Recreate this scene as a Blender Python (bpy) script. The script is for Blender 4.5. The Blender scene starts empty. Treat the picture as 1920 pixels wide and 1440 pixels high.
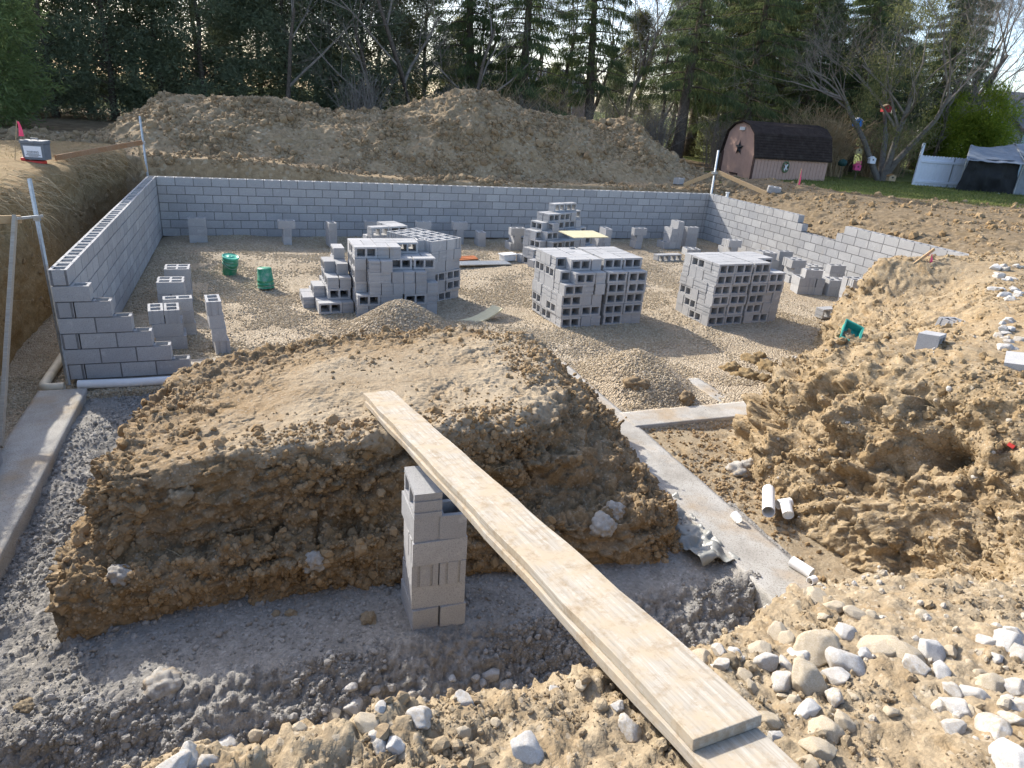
import bpy, bmesh, math, random
import numpy as np
from mathutils import Vector, Matrix, Euler
from mathutils.bvhtree import BVHTree
random.seed(7); RS = np.random.RandomState(11)
S = bpy.context.scene
COL = S.collection
R = math.radians
# ------------------------------------------------------------------ camera, sky, sun, exposure
CAM = np.array([2.1482, -18.9836, 3.6271]); YAW, PITCH, ROLL, FPX = 0.371, 0.3857, 0.0746, 1291.22
_f = np.array([math.sin(YAW)*math.cos(PITCH), math.cos(YAW)*math.cos(PITCH), -math.sin(PITCH)])
_r = np.array([math.cos(YAW), -math.sin(YAW), 0.0]); _u = np.cross(_r, _f)
RX = math.cos(ROLL)*_r + math.sin(ROLL)*_u; UY = -math.sin(ROLL)*_r + math.cos(ROLL)*_u; FW = _f
cd = bpy.data.cameras.new('camera'); cam = bpy.data.objects.new('camera', cd); COL.objects.link(cam)
cd.sensor_fit = 'HORIZONTAL'; cd.sensor_width = 36; cd.lens = FPX/1920*36; cd.clip_start = 0.05; cd.clip_end = 3000
cam.matrix_world = Matrix(((RX[0], UY[0], -FW[0], CAM[0]), (RX[1], UY[1], -FW[1], CAM[1]), (RX[2], UY[2], -FW[2], CAM[2]), (0, 0, 0, 1)))
S.camera = cam
SUND = Vector((0.72, -1.42, -1.06)).normalized()          # the way the light travels
w = bpy.data.worlds.new('World'); S.world = w; w.use_nodes = True
nt = w.node_tree; nt.nodes.clear()
sky = nt.nodes.new('ShaderNodeTexSky'); sky.sky_type = 'NISHITA'; sky.sun_disc = False
sky.sun_elevation = math.asin(-SUND.z); sky.sun_rotation = math.atan2(-SUND.x, -SUND.y)
sky.air_density = 0.75; sky.dust_density = 1.8; sky.ozone_density = 0.6
bgn = nt.nodes.new('ShaderNodeBackground'); bgn.inputs['Strength'].default_value = 0.15
wo = nt.nodes.new('ShaderNodeOutputWorld')
nt.links.new(sky.outputs[0], bgn.inputs[0]); nt.links.new(bgn.outputs[0], wo.inputs[0])
sl = bpy.data.lights.new('sun', 'SUN'); sl.energy = 2.75; sl.angle = R(0.55); sl.color = (1.0, 0.945, 0.86)
so = bpy.data.objects.new('sun', sl); COL.objects.link(so); so.rotation_euler = SUND.to_track_quat('-Z', 'Y').to_euler()
S.view_settings.view_transform = 'Standard'; S.view_settings.look = 'None'
S.view_settings.exposure = 1.36; S.view_settings.gamma = 1; S.view_settings.use_curve_mapping = False

def ray(px, py):                                          # direction through a point of the photograph
    d = FW + RX*(px-960)/FPX - UY*(py-720)/FPX
    return d
def on_z(px, py, z):
    d = ray(px, py); return CAM + d*((z-CAM[2])/d[2])
def at_t(px, py, t): return CAM + ray(px, py)*t

# ------------------------------------------------------------------ noise
def _h(ix, iy, iz, s):
    n = ix.astype(np.int64).astype(np.uint32)*np.uint32(374761393) + iy.astype(np.int64).astype(np.uint32)*np.uint32(668265263) + iz.astype(np.int64).astype(np.uint32)*np.uint32(1274126177) + np.uint32((s*2246822519) & 0xffffffff)
    n = (n ^ (n >> np.uint32(13)))*np.uint32(1274126177); n = (n ^ (n >> np.uint32(15)))*np.uint32(2246822519)
    return ((n ^ (n >> np.uint32(16))) & np.uint32(0xffffff)).astype(np.float32)/np.float32(0xffffff)
def vnoise(p, sc, s=0):
    q = (p/sc).astype(np.float32); i = np.floor(q); f = q-i; f = f*f*(3-2*f)
    o = 0
    for dx in (0, 1):
        wx = f[:, 0] if dx else 1-f[:, 0]
        for dy in (0, 1):
            wy = f[:, 1] if dy else 1-f[:, 1]
            for dz in (0, 1):
                wz = f[:, 2] if dz else 1-f[:, 2]
                o = o + wx*wy*wz*_h(i[:, 0]+dx, i[:, 1]+dy, i[:, 2]+dz, s)
    return o*2-1
def fbm(p, sc, o=4, s=0, g=.5):
    v = 0; a = 1; t = 0
    for k in range(o):
        v = v + a*vnoise(p, sc/2**k, s+k*7); t += a; a *= g
    return v/t
def worley(p, sc, s=0):
    out = np.empty(len(p), np.float32)
    for c in range(0, len(p), 120000):
        q = (p[c:c+120000]/sc).astype(np.float32); i = np.floor(q); f = q-i
        best = np.full(len(q), 9., np.float32)
        for dx in (-1, 0, 1):
            for dy in (-1, 0, 1):
                for dz in (-1, 0, 1):
                    jx, jy, jz = i[:, 0]+dx, i[:, 1]+dy, i[:, 2]+dz
                    ex = dx+_h(jx, jy, jz, s)-f[:, 0]; ey = dy+_h(jx, jy, jz, s+1)-f[:, 1]; ez = dz+_h(jx, jy, jz, s+2)-f[:, 2]
                    best = np.minimum(best, ex*ex+ey*ey+ez*ez)
        out[c:c+120000] = np.sqrt(best)
    return out

def shards(p, sc, s=0):          # one value per irregular cell, tilted: flat broken faces with sharp rims
    out = np.empty(len(p), np.float32)
    for c in range(0, len(p), 120000):
        q = (p[c:c+120000]/sc).astype(np.float32); i = np.floor(q); f = q-i
        best = np.full(len(q), 9., np.float32); val = np.zeros(len(q), np.float32)
        for dx in (-1, 0, 1):
            for dy in (-1, 0, 1):
                for dz in (-1, 0, 1):
                    jx, jy, jz = i[:, 0]+dx, i[:, 1]+dy, i[:, 2]+dz
                    ex = dx+_h(jx, jy, jz, s)-f[:, 0]; ey = dy+_h(jx, jy, jz, s+1)-f[:, 1]; ez = dz+_h(jx, jy, jz, s+2)-f[:, 2]
                    d = ex*ex+ey*ey+ez*ez; k = d < best; best = np.where(k, d, best)
                    r_ = _h(jx, jy, jz, s+3); val = np.where(k, r_-.5+(ex*(_h(jx, jy, jz, s+4)-.5)+ey*(_h(jx, jy, jz, s+5)-.5)+ez*(_h(jx, jy, jz, s+6)-.5))*1.3, val)
        out[c:c+120000] = val
    return out
# ------------------------------------------------------------------ materials
class NT:
    def __init__(s, name):
        s.m = bpy.data.materials.new(name); s.m.use_nodes = True; s.t = s.m.node_tree; s.t.nodes.clear()
        s.out = s.n('OutputMaterial'); s.b = s.n('BsdfPrincipled'); s.l(s.b.outputs[0], s.out.inputs[0])
        s.tc = s.n('TexCoord'); s.co = s.tc.outputs['Object']
    def n(s, t): return s.t.nodes.new('ShaderNode'+t)
    def l(s, a, b): s.t.links.new(a, b)
    def noise(s, sc, det=4, rough=.55, co=None, dist=0):
        n = s.n('TexNoise'); n.inputs['Scale'].default_value = sc; n.inputs['Detail'].default_value = det; n.inputs['Roughness'].default_value = rough; n.inputs['Distortion'].default_value = dist
        s.l(co or s.co, n.inputs['Vector']); return n.outputs['Fac']
    def voro(s, sc, out='Color', co=None, feat='F1'):
        n = s.n('TexVoronoi'); n.feature = feat; n.inputs['Scale'].default_value = sc; s.l(co or s.co, n.inputs['Vector']); return n.outputs[out]
    def ramp(s, fac, stops, mode='LINEAR'):
        n = s.n('ValToRGB'); e = n.color_ramp.elements; n.color_ramp.interpolation = mode
        while len(e) < len(stops): e.new(.5)
        for k, (p, c) in enumerate(stops): e[k].position = p; e[k].color = (*c, 1) if len(c) == 3 else c
        s.l(fac, n.inputs[0]); return n.outputs[0]
    def mix(s, fac, a, b, mode='MIX'):
        n = s.n('Mix'); n.data_type = 'RGBA'; n.blend_type = mode
        for v, i in ((fac, n.inputs[0]), (a, n.inputs[6]), (b, n.inputs[7])):
            if isinstance(v, (int, float)): i.default_value = v
            elif isinstance(v, tuple): i.default_value = (*v, 1)
            else: s.l(v, i)
        return n.outputs[2]
    def math(s, op, a, b=0.):
        n = s.n('Math'); n.operation = op
        for v, i in ((a, n.inputs[0]), (b, n.inputs[1])):
            if isinstance(v, (int, float)): i.default_value = v
            else: s.l(v, i)
        return n.outputs[0]
    def bump(s, h, st=.5, d=.02):
        n = s.n('Bump'); n.inputs['Strength'].default_value = st; n.inputs['Distance'].default_value = d; s.l(h, n.inputs['Height'])
        if s.b.inputs['Normal'].is_linked: s.l(s.b.inputs['Normal'].links[0].from_socket, n.inputs['Normal'])
        s.l(n.outputs[0], s.b.inputs['Normal'])
    def done(s, col, rough=.9, spec=.2, metal=0):
        if isinstance(col, tuple): s.b.inputs['Base Color'].default_value = (*col, 1)
        else: s.l(col, s.b.inputs['Base Color'])
        if isinstance(rough, float) or isinstance(rough, int): s.b.inputs['Roughness'].default_value = rough
        else: s.l(rough, s.b.inputs['Roughness'])
        s.b.inputs['Specular IOR Level'].default_value = spec; s.b.inputs['Metallic'].default_value = metal
        return s.m
    def rnd(s): return s.n('ObjectInfo').outputs['Random']
M = {}
def dirt(name, cols, grain=60, bs=.5, crust=None):
    t = NT(name)
    big = t.noise(.9, 6, .6); mid = t.noise(6, 5, .65, dist=.4); fine = t.noise(45, 4, .7)
    a = t.ramp(big, [(.3, cols[0]), (.5, cols[1]), (.68, cols[2])])
    b = t.ramp(mid, [(.28, cols[3]), (.5, cols[1]), (.72, cols[4])])
    c = t.mix(.55, a, b)
    pt = t.noise(2.6, 6, .7, dist=1.2); c = t.mix(t.ramp(pt, [(.52, (0,)*3), (.60, (.7,)*3)]), c, cols[0] if bs > .6 else cols[2]); c = t.mix(t.ramp(pt, [(.30, (.75,)*3), (.40, (0,)*3)]), c, cols[3])
    c = t.mix(t.ramp(fine, [(.35, (.25,)*3), (.65, (0,)*3)]), c, cols[3])
    v = t.voro(grain, 'Color'); sep = t.n('SeparateColor'); t.l(v, sep.inputs[0])
    c = t.mix(t.math('MULTIPLY', t.math('GREATER_THAN', sep.outputs[0], .93), .35), c, cols[5])
    c = t.mix(.35, c, t.mix(1., c, t.ramp(sep.outputs[1], [(0, (.55,)*3), (1, (1.35,)*3)]), 'MULTIPLY'))
    if crust:                    # trodden, dried-out crust lying on the flat top of the soil
        sx = t.n('SeparateXYZ'); t.l(t.co, sx.inputs[0]); hz = t.math('ADD', sx.outputs[2], t.math('MULTIPLY', t.noise(1.4, 5, .7), .35))
        c = t.mix(t.ramp(t.math('SUBTRACT', hz, .62), [(.46, (0,)*3), (.58, (.6,)*3)]), c, crust)
    t.bump(t.noise(130, 4, .7), .5*bs, .012); t.bump(mid, .5*bs, .06); t.bump(t.noise(28, 5, .7), .8*bs, .03); t.bump(t.voro(grain, 'Distance'), .35*bs, -.02)
    M[name] = t.done(c, .95, .12)
dirt('dirt_tan', [(.27, .21, .135), (.325, .262, .175), (.27, .197, .113), (.175, .13, .078), (.395, .33, .225), (.44, .39, .31)])
dirt('dirt_ochre', [(.275, .205, .125), (.335, .258, .16), (.30, .208, .108), (.15, .108, .06), (.41, .33, .215), (.44, .385, .30)])
dirt('dirt_island', [(.225, .16, .09), (.28, .208, .125), (.225, .15, .073), (.13, .088, .05), (.35, .27, .172), (.41, .365, .29)], crust=(.40, .335, .24))
dirt('dirt_pile', [(.27, .195, .115), (.34, .255, .155), (.29, .21, .12), (.18, .125, .072), (.42, .33, .21), (.45, .39, .29)], 14)
dirt('dirt_left', [(.22, .155, .08), (.29, .21, .11), (.24, .155, .07), (.14, .10, .05), (.35, .265, .15), (.33, .26, .17)], 40)
dirt('dirt_berm', [(.17, .125, .075), (.225, .17, .105), (.185, .135, .075), (.10, .075, .045), (.30, .235, .15), (.34, .28, .2)], 20)
dirt('slurry', [(.265, .25, .222), (.32, .302, .27), (.295, .262, .213), (.19, .175, .152), (.41, .39, .355), (.46, .44, .41)], 48, .8)
def clod_mat(name, c0, c1, c2):
    t = NT(name); r = t.rnd()
    c = t.ramp(r, [(0, c0), (.55, c1), (1, c2)])
    c = t.mix(t.ramp(t.noise(2.2, 4, .7), [(.35, (.5,)*3), (.7, (0,)*3)]), c, c0)
    t.bump(t.noise(4, 4, .7), .4, .12); M[name] = t.done(c, .95, .12)
clod_mat('clod_tan', (.28, .212, .132), (.345, .275, .178), (.43, .355, .245))
clod_mat('clod_ochre', (.27, .19, .10), (.33, .245, .14), (.41, .325, .205))
clod_mat('clod_dark', (.27, .18, .09), (.35, .25, .14), (.44, .33, .205))
clod_mat('clod_pile', (.24, .17, .10), (.31, .23, .135), (.39, .30, .19))
clod_mat('clod_grey', (.26, .245, .22), (.34, .325, .295), (.46, .44, .41))
clod_mat('clod_stone', (.40, .34, .25), (.50, .455, .38), (.60, .58, .54))
clod_mat('pebble', (.36, .285, .185), (.50, .41, .28), (.62, .54, .42))
def gravel():
    t = NT('gravel'); v = t.voro(38, 'Color'); sep = t.n('SeparateColor'); t.l(v, sep.inputs[0])
    c = t.ramp(sep.outputs[0], [(0, (.30, .24, .165)), (.5, (.42, .34, .235)), (1, (.54, .46, .345))])
    c = t.mix(t.ramp(t.noise(.7, 4, .6), [(.42, (0,)*3), (.7, (.5,)*3)]), c, (.30, .225, .14))
    t.bump(t.voro(38, 'Distance'), 1., -.03); M['gravel'] = t.done(c, .9, .2)
gravel()
def block():
    t = NT('block'); r = t.rnd()
    base = t.ramp(r, [(0, (.33, .33, .325)), (.5, (.395, .392, .385)), (1, (.455, .45, .435))])
    c = t.mix(t.ramp(t.noise(7, 5, .6), [(.4, (0,)*3), (.75, (.45,)*3)]), base, (.46, .455, .44))
    c = t.mix(t.ramp(t.noise(160, 2, .5), [(.38, (.6,)*3), (.5, (0,)*3)]), c, (.22, .22, .225))
    c = t.mix(t.ramp(t.noise(1.6, 4, .6), [(.45, (0,)*3), (.8, (.35,)*3)]), c, (.27, .275, .29))
    gp = t.n('NewGeometry').outputs['Position']; c = t.mix(t.ramp(t.noise(1.1, 6, .7, gp), [(.46, (0,)*3), (.66, (.4,)*3)]), c, (.30, .295, .285)); c = t.mix(t.ramp(t.noise(5.5, 6, .75, gp), [(.58, (0,)*3), (.68, (.55,)*3)]), c, (.53, .52, .50))
    c = t.mix(t.ramp(t.noise(2.3, 6, .7, gp), [(.62, (0,)*3), (.75, (.4,)*3)]), c, (.36, .30, .215))
    t.bump(t.noise(220, 3, .6), .35, .004); M['block'] = t.done(c, .9, .2)
block()
def plain(name, c, rough=.8, var=.15, sc=8, bump=.2, spec=.25, metal=0, bsc=60, bd=.005):
    t = NT(name); lo = tuple(x*(1-var) for x in c); hi = tuple(min(1, x*(1+var)) for x in c)
    col = t.ramp(t.noise(sc, 5, .65), [(.3, lo), (.7, hi)])
    if bump: t.bump(t.noise(bsc, 4, .6), bump, bd)
    M[name] = t.done(col, rough, spec, metal)
plain('mortar', (.175, .17, .165), .95, .25, 12)
plain('pvc', (.80, .79, .76), .35, .06, 9, .05)
plain('pipe_cream', (.60, .53, .40), .5, .12, 7, .05)
plain('galv', (.42, .44, .45), .42, .2, 25, .05, .5, .75)
plain('plastic_grey', (.17, .185, .205), .5, .1, 20, .05)
plain('label_white', (.78, .79, .82), .6, .04, 20, 0)
plain('red', (.62, .06, .045), .5, .15, 20, 0)
plain('pink', (.95, .10, .20), .6, .1, 20, 0)
plain('ink', (.03, .03, .035), .6, .1, 20, 0)
plain('shed_wall', (.46, .295, .23), .8, .07, 6, .15)
plain('shed_trim', (.09, .055, .045), .8, .12, 6, .15)
plain('star_black', (.02, .022, .026), .45, .2, 8, 0)
plain('white_vinyl', (.66, .70, .78), .35, .05, 4, 0)
plain('tarp_black', (.012, .013, .015), .6, .3, 3, .5, .25, 0, 5, .05)
plain('tarp_grey', (.17, .19, .215), .45, .15, 3, .4, .5, 0, 6, .04)
plain('orange', (.42, .14, .05), .7, .2, 10)
plain('wreath', (.12, .16, .09), .8, .4, 30)
plain('white', (.72, .72, .70), .6, .1, 20)
plain('cloth_plastic', (.24, .24, .215), .4, .15, 6, .3, .5, 0, 10, .03)
plain('house_wall', (.33, .41, .47), .7, .05, 4, 0)
plain('roof_grey', (.16, .155, .16), .9, .2, 12)
plain('brick_house', (.33, .22, .19), .9, .15, 12)
plain('root', (.42, .33, .20), .9, .3, 12, 0)
plain('straw', (.40, .32, .17), .9, .3, 9, 0)
plain('bark', (.125, .10, .08), .95, .35, 9, .8, .1, 0, 14, .05)
plain('bark_grey', (.17, .155, .14), .95, .3, 9, .8, .1, 0, 14, .05)
plain('twig', (.22, .19, .16), .95, .3, 5, 0, .1)
plain('twig_tan', (.33, .25, .15), .95, .3, 5, 0, .1)
for n_, c_ in dict(bh_blue=(.03, .22, .72), bh_red=(.45, .05, .06), bh_white=(.72, .74, .78), bh_pink=(.62, .08, .22), bh_green=(.02, .06, .055), bh_yellow=(.36, .30, .17), bh_brown=(.30, .17, .07), bh_tan=(.38, .29, .18)).items(): plain(n_, c_, .6, .12, 14, .1)
def concrete():
    t = NT('concrete')
    c = t.ramp(t.noise(2.2, 6, .65), [(.3, (.29, .27, .235)), (.5, (.39, .37, .33)), (.7, (.46, .445, .41))])
    c = t.mix(t.ramp(t.noise(1.3, 4, .6), [(.5, (0,)*3), (.66, (.75,)*3)]), c, (.36, .265, .16))
    c = t.mix(t.ramp(t.noise(90, 2, .5), [(.36, (.6,)*3), (.46, (0,)*3)]), c, (.17, .155, .135))
    t.bump(t.noise(60, 5, .65), .5, .012); M['concrete'] = t.done(c, .92, .2)
concrete()
def wood(name, c0, c1, c2, dirtamt=.5):
    t = NT(name); mp = t.n('Mapping'); mp.inputs['Scale'].default_value = (1, 26, 26); t.l(t.co, mp.inputs[0])
    g = t.noise(2.2, 6, .65, mp.outputs[0], .6)
    c = t.ramp(g, [(.3, c0), (.55, c1), (.75, c2)])
    c = t.mix(t.ramp(t.noise(3.2, 7, .75), [(.44, (0,)*3), (.6, (dirtamt*1.3,)*3)]), c, (.39, .325, .235))
    c = t.mix(t.ramp(t.noise(11, 7, .78), [(.5, (0,)*3), (.66, (dirtamt,)*3)]), c, (.27, .205, .13))
    t.bump(g, .3, .004); t.bump(t.noise(120, 3, .6), .2, .003); M[name] = t.done(c, .85, .2)
wood('wood_plank', (.25, .222, .18), (.395, .36, .30), (.49, .458, .40), .9)
wood('wood_board', (.34, .22, .11), (.46, .32, .175), (.54, .40, .24), .2)
wood('wood_red', (.24, .12, .06), (.33, .18, .09), (.40, .24, .13), .2)
wood('wood_grey', (.27, .235, .19), (.38, .335, .27), (.45, .41, .34), .3)
wood('wood_ply', (.52, .45, .27), (.62, .56, .36), (.68, .62, .44), .1)
def stone(name, a, b, c_):
    t = NT(name); r = t.rnd()
    c = t.ramp(t.noise(14, 5, .7), [(.3, a), (.5, b), (.68, c_)])
    c = t.mix(t.math('MULTIPLY', t.ramp(t.noise(3.2, 5, .7), [(.36, (0,)*3), (.58, (.95,)*3)]), t.math('ADD', t.math('MULTIPLY', r, .8), .05)), c, (.42, .34, .23))
    t.bump(t.noise(30, 5, .7), .6, .012); M[name] = t.done(c, .9, .2)
stone('stone_white', (.40, .39, .365), (.53, .52, .495), (.645, .64, .62))
stone('stone_tan', (.38, .31, .215), (.50, .43, .32), (.60, .54, .43))
def leaf(name, cols, tr=.35):
    t = NT(name); g = t.n('NewGeometry')
    c = t.ramp(g.outputs['Random Per Island'], [(0, cols[0]), (.55, cols[1]), (1, cols[2])])
    c = t.mix(t.ramp(t.noise(.55, 3, .6), [(.35, (.0,)*3), (.7, (.55,)*3)]), c, cols[3])
    t.done(c, .75, .2)
    tl = t.n('BsdfTranslucent'); t.l(c, tl.inputs[0]); mx = t.n('MixShader'); mx.inputs[0].default_value = tr
    t.l(t.b.outputs[0], mx.inputs[1]); t.l(tl.outputs[0], mx.inputs[2]); t.l(mx.outputs[0], t.out.inputs[0]); M[name] = t.m
leaf('leaf_hedge', [(0.135, 0.162, 0.101), (0.203, 0.243, 0.142), (0.297, 0.338, 0.196), (0.209, 0.23, 0.155)], 0.55)
leaf('leaf_spruce', [(0.075, 0.109, 0.057), (0.132, 0.172, 0.075), (0.23, 0.265, 0.103), (0.092, 0.127, 0.063)], 0.55)
leaf('leaf_pine', [(.12, .17, .06), (.18, .24, .09), (.25, .31, .12), (.14, .19, .08)], .5)
leaf('leaf_bush', [(.12, .18, .025), (.22, .28, .035), (.34, .38, .05), (.2, .26, .03)], .55)
leaf('leaf_ivy', [(0.11, 0.127, 0.05), (0.176, 0.187, 0.072), (0.264, 0.259, 0.099), (0.176, 0.171, 0.083)], 0.55)
leaf('grass', [(.10, .13, .03), (.15, .19, .045), (.21, .24, .07), (.17, .16, .06)], .3)
leaf('grass_dry', [(.22, .17, .08), (.30, .24, .115), (.38, .31, .17), (.24, .22, .09)], .2)
def ground_mat():
    t = NT('lawn'); c = t.ramp(t.noise(.6, 6, .65), [(.3, (.10, .115, .035)), (.5, (.155, .18, .05)), (.72, (.21, .21, .075))])
    c = t.mix(t.ramp(t.noise(40, 4, .7), [(.4, (.5,)*3), (.6, (0,)*3)]), c, (.09, .085, .035))
    t.bump(t.noise(60, 4, .7), .8, .04); M['lawn'] = t.done(c, .95, .1)
    t = NT('leaf_litter'); c = t.ramp(t.noise(3, 6, .7), [(.3, (.10, .075, .045)), (.5, (.19, .14, .085)), (.72, (.30, .235, .14))])
    t.bump(t.noise(30, 4, .7), .8, .05); M['leaf_litter'] = t.done(c, .95, .1)
    t = NT('yard'); sx = t.n('SeparateXYZ'); t.l(t.co, sx.inputs[0])
ground_mat()
def shingle():
    t = NT('shingle'); c = t.ramp(t.noise(5, 5, .7), [(.3, (.028, .02, .018)), (.6, (.05, .038, .033)), (.8, (.085, .07, .06))])
    t.bump(t.noise(50, 4, .7), .6, .01); M['shingle'] = t.done(c, .95, .1)
shingle()
def bucket_mat():
    t = NT('bucket_green'); c = t.ramp(t.noise(7, 6, .7), [(.40, (.025, .23, .12)), (.5, (.05, .27, .16)), (.62, (.22, .35, .27))])
    M['bucket_green'] = t.done(c, .45, .35)
bucket_mat(); plain('lid_green', (.08, .40, .28), .4, .12, 9, .05); plain('teal', (.03, .27, .22), .5, .15, 8, .1)

# ------------------------------------------------------------------ mesh helpers
def tag(o, label=None, cat=None, group=None, kind=None):
    if label: o['label'] = label
    if cat: o['category'] = cat
    if group: o['group'] = group
    if kind: o['kind'] = kind
    return o
def link(name, me, parent=None):
    o = bpy.data.objects.new(name, me); COL.objects.link(o)
    if parent is not None: o.parent = parent
    return o
def empty(name, loc=(0, 0, 0), rz=0.):
    o = link(name, None); o.location = loc; o.rotation_euler = (0, 0, rz); o.empty_display_size = .2; return o
def np_mesh(name, V, F, mat=None, smooth=False):
    """V (n,3); F (m,k) one polygon size"""
    me = bpy.data.meshes.new(name); V = np.asarray(V, np.float32); F = np.asarray(F, np.int32); k = F.shape[1]
    me.vertices.add(len(V)); me.vertices.foreach_set('co', V.ravel())
    me.loops.add(F.size); me.loops.foreach_set('vertex_index', F.ravel())
    me.polygons.add(len(F)); me.polygons.foreach_set('loop_start', np.arange(0, F.size, k, dtype=np.int32))
    me.update(calc_edges=True)
    if smooth: me.polygons.foreach_set('use_smooth', np.ones(len(F), bool))
    if mat: me.materials.append(M[mat])
    return me
class MB:
    def __init__(s): s.v = []; s.f = []
    def add(s, vs, fs):
        b = len(s.v); s.v += [tuple(v) for v in vs]; s.f += [tuple(i+b for i in f) for f in fs]; return s
    def box(s, c, d, rot=None):
        x, y, z = d[0]/2, d[1]/2, d[2]/2
        vs = [Vector(p) for p in ((-x, -y, -z), (x, -y, -z), (x, y, -z), (-x, y, -z), (-x, -y, z), (x, -y, z), (x, y, z), (-x, y, z))]
        if rot is not None: vs = [rot @ v for v in vs]
        return s.add([v+Vector(c) for v in vs], [(0, 3, 2, 1), (4, 5, 6, 7), (0, 1, 5, 4), (1, 2, 6, 5), (2, 3, 7, 6), (3, 0, 4, 7)])
    def beam(s, p, q, wd, th, up=(0, 0, 1)):
        p, q = Vector(p), Vector(q); x = (q-p); L = x.length; x.normalize(); y = Vector(up).cross(x).normalized(); z = x.cross(y)
        return s.box((p+q)/2, (L, wd, th), Matrix((x, y, z)).transposed())
    def tube(s, pts, rad, n=8, cap=True):
        pts = [Vector(p) for p in pts]; rad = rad if isinstance(rad, (list, tuple)) else [rad]*len(pts); b = len(s.v); rings = []
        for i, p in enumerate(pts):
            d = (pts[min(i+1, len(pts)-1)]-pts[max(i-1, 0)]).normalized()
            a = d.cross(Vector((0, 0, 1))) if abs(d.z) < .95 else d.cross(Vector((1, 0, 0)))
            a.normalize(); c = d.cross(a)
            s.v += [tuple(p+rad[i]*(math.cos(t*2*math.pi/n)*a+math.sin(t*2*math.pi/n)*c)) for t in range(n)]
        for i in range(len(pts)-1):
            for t in range(n):
                u = (t+1) % n; s.f.append((b+i*n+t, b+i*n+u, b+(i+1)*n+u, b+(i+1)*n+t))
        if cap: s.f += [tuple(b+t for t in range(n)), tuple(b+(len(pts)-1)*n+t for t in range(n-1, -1, -1))]
        return s
    def lathe(s, prof, n=24, M4=None):
        b = len(s.v)
        for r_, z in prof:
            for t in range(n):
                v = Vector((r_*math.cos(t*2*math.pi/n), r_*math.sin(t*2*math.pi/n), z)); s.v.append(tuple(M4 @ v if M4 else v))
        for i in range(len(prof)-1):
            for t in range(n):
                u = (t+1) % n; s.f.append((b+i*n+t, b+i*n+u, b+(i+1)*n+u, b+(i+1)*n+t))
        return s
    def prism(s, poly, y0, y1):       # polygon in xz extruded along y
        n = len(poly); vs = [(x, y0, z) for x, z in poly]+[(x, y1, z) for x, z in poly]
        return s.add(vs, [tuple(range(n)), tuple(range(2*n-1, n-1, -1))]+[((i+1) % n, i, i+n, (i+1) % n+n) for i in range(n)])
    def mesh(s, name, mat, smooth=False):
        me = bpy.data.meshes.new(name); me.from_pydata(s.v, [], s.f); me.update()
        bm = bmesh.new(); bm.from_mesh(me); bmesh.ops.recalc_face_normals(bm, faces=bm.faces); bm.to_mesh(me); bm.free()
        if smooth: me.polygons.foreach_set('use_smooth', [True]*len(me.polygons))
        me.materials.append(M[mat]); return me
    def build(s, name, mat, parent=None, smooth=False): return link(name, s.mesh(name, mat, smooth), parent)
def bev(o, wd=.004, seg=2):
    m = o.modifiers.new('edge', 'BEVEL'); m.width = wd; m.segments = seg; m.limit_method = 'ANGLE'; return o

# ------------------------------------------------------------------ lofted terrain
def cr(C, t):          # Catmull-Rom along axis 0 at float positions t
    n = C.shape[0]; i = np.clip(np.floor(t).astype(int), 0, n-2); f = (t-i)
    g = lambda k: C[np.clip(i+k, 0, n-1)]
    f = f.reshape((-1,)+(1,)*(C.ndim-1)); a, b, c, d = g(-1), g(0), g(1), g(2)
    m1, m2 = (c-a)*.42, (d-b)*.42
    return (2*f**3-3*f**2+1)*b+(f**3-2*f**2+f)*m1+(-2*f**3+3*f**2)*c+(f**3-f**2)*m2
def spread(C, n, pw):   # n sample positions along axis 0, closer together near the camera
    t = np.linspace(0, C.shape[0]-1, 1200); P = cr(C, t); d = np.linalg.norm(P[1:]-P[:-1], axis=-1)
    w_ = (d/np.maximum(np.linalg.norm((P[1:]+P[:-1])/2-CAM, axis=-1), 1.2)**pw)
    w_ = np.median(w_, axis=1)+.35*w_.mean(axis=1); c = np.concatenate([[0], np.cumsum(w_)])
    return np.interp(np.linspace(0, c[-1], n), c, t)
GROUND = []            # coarse copies for dropping things on
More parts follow.
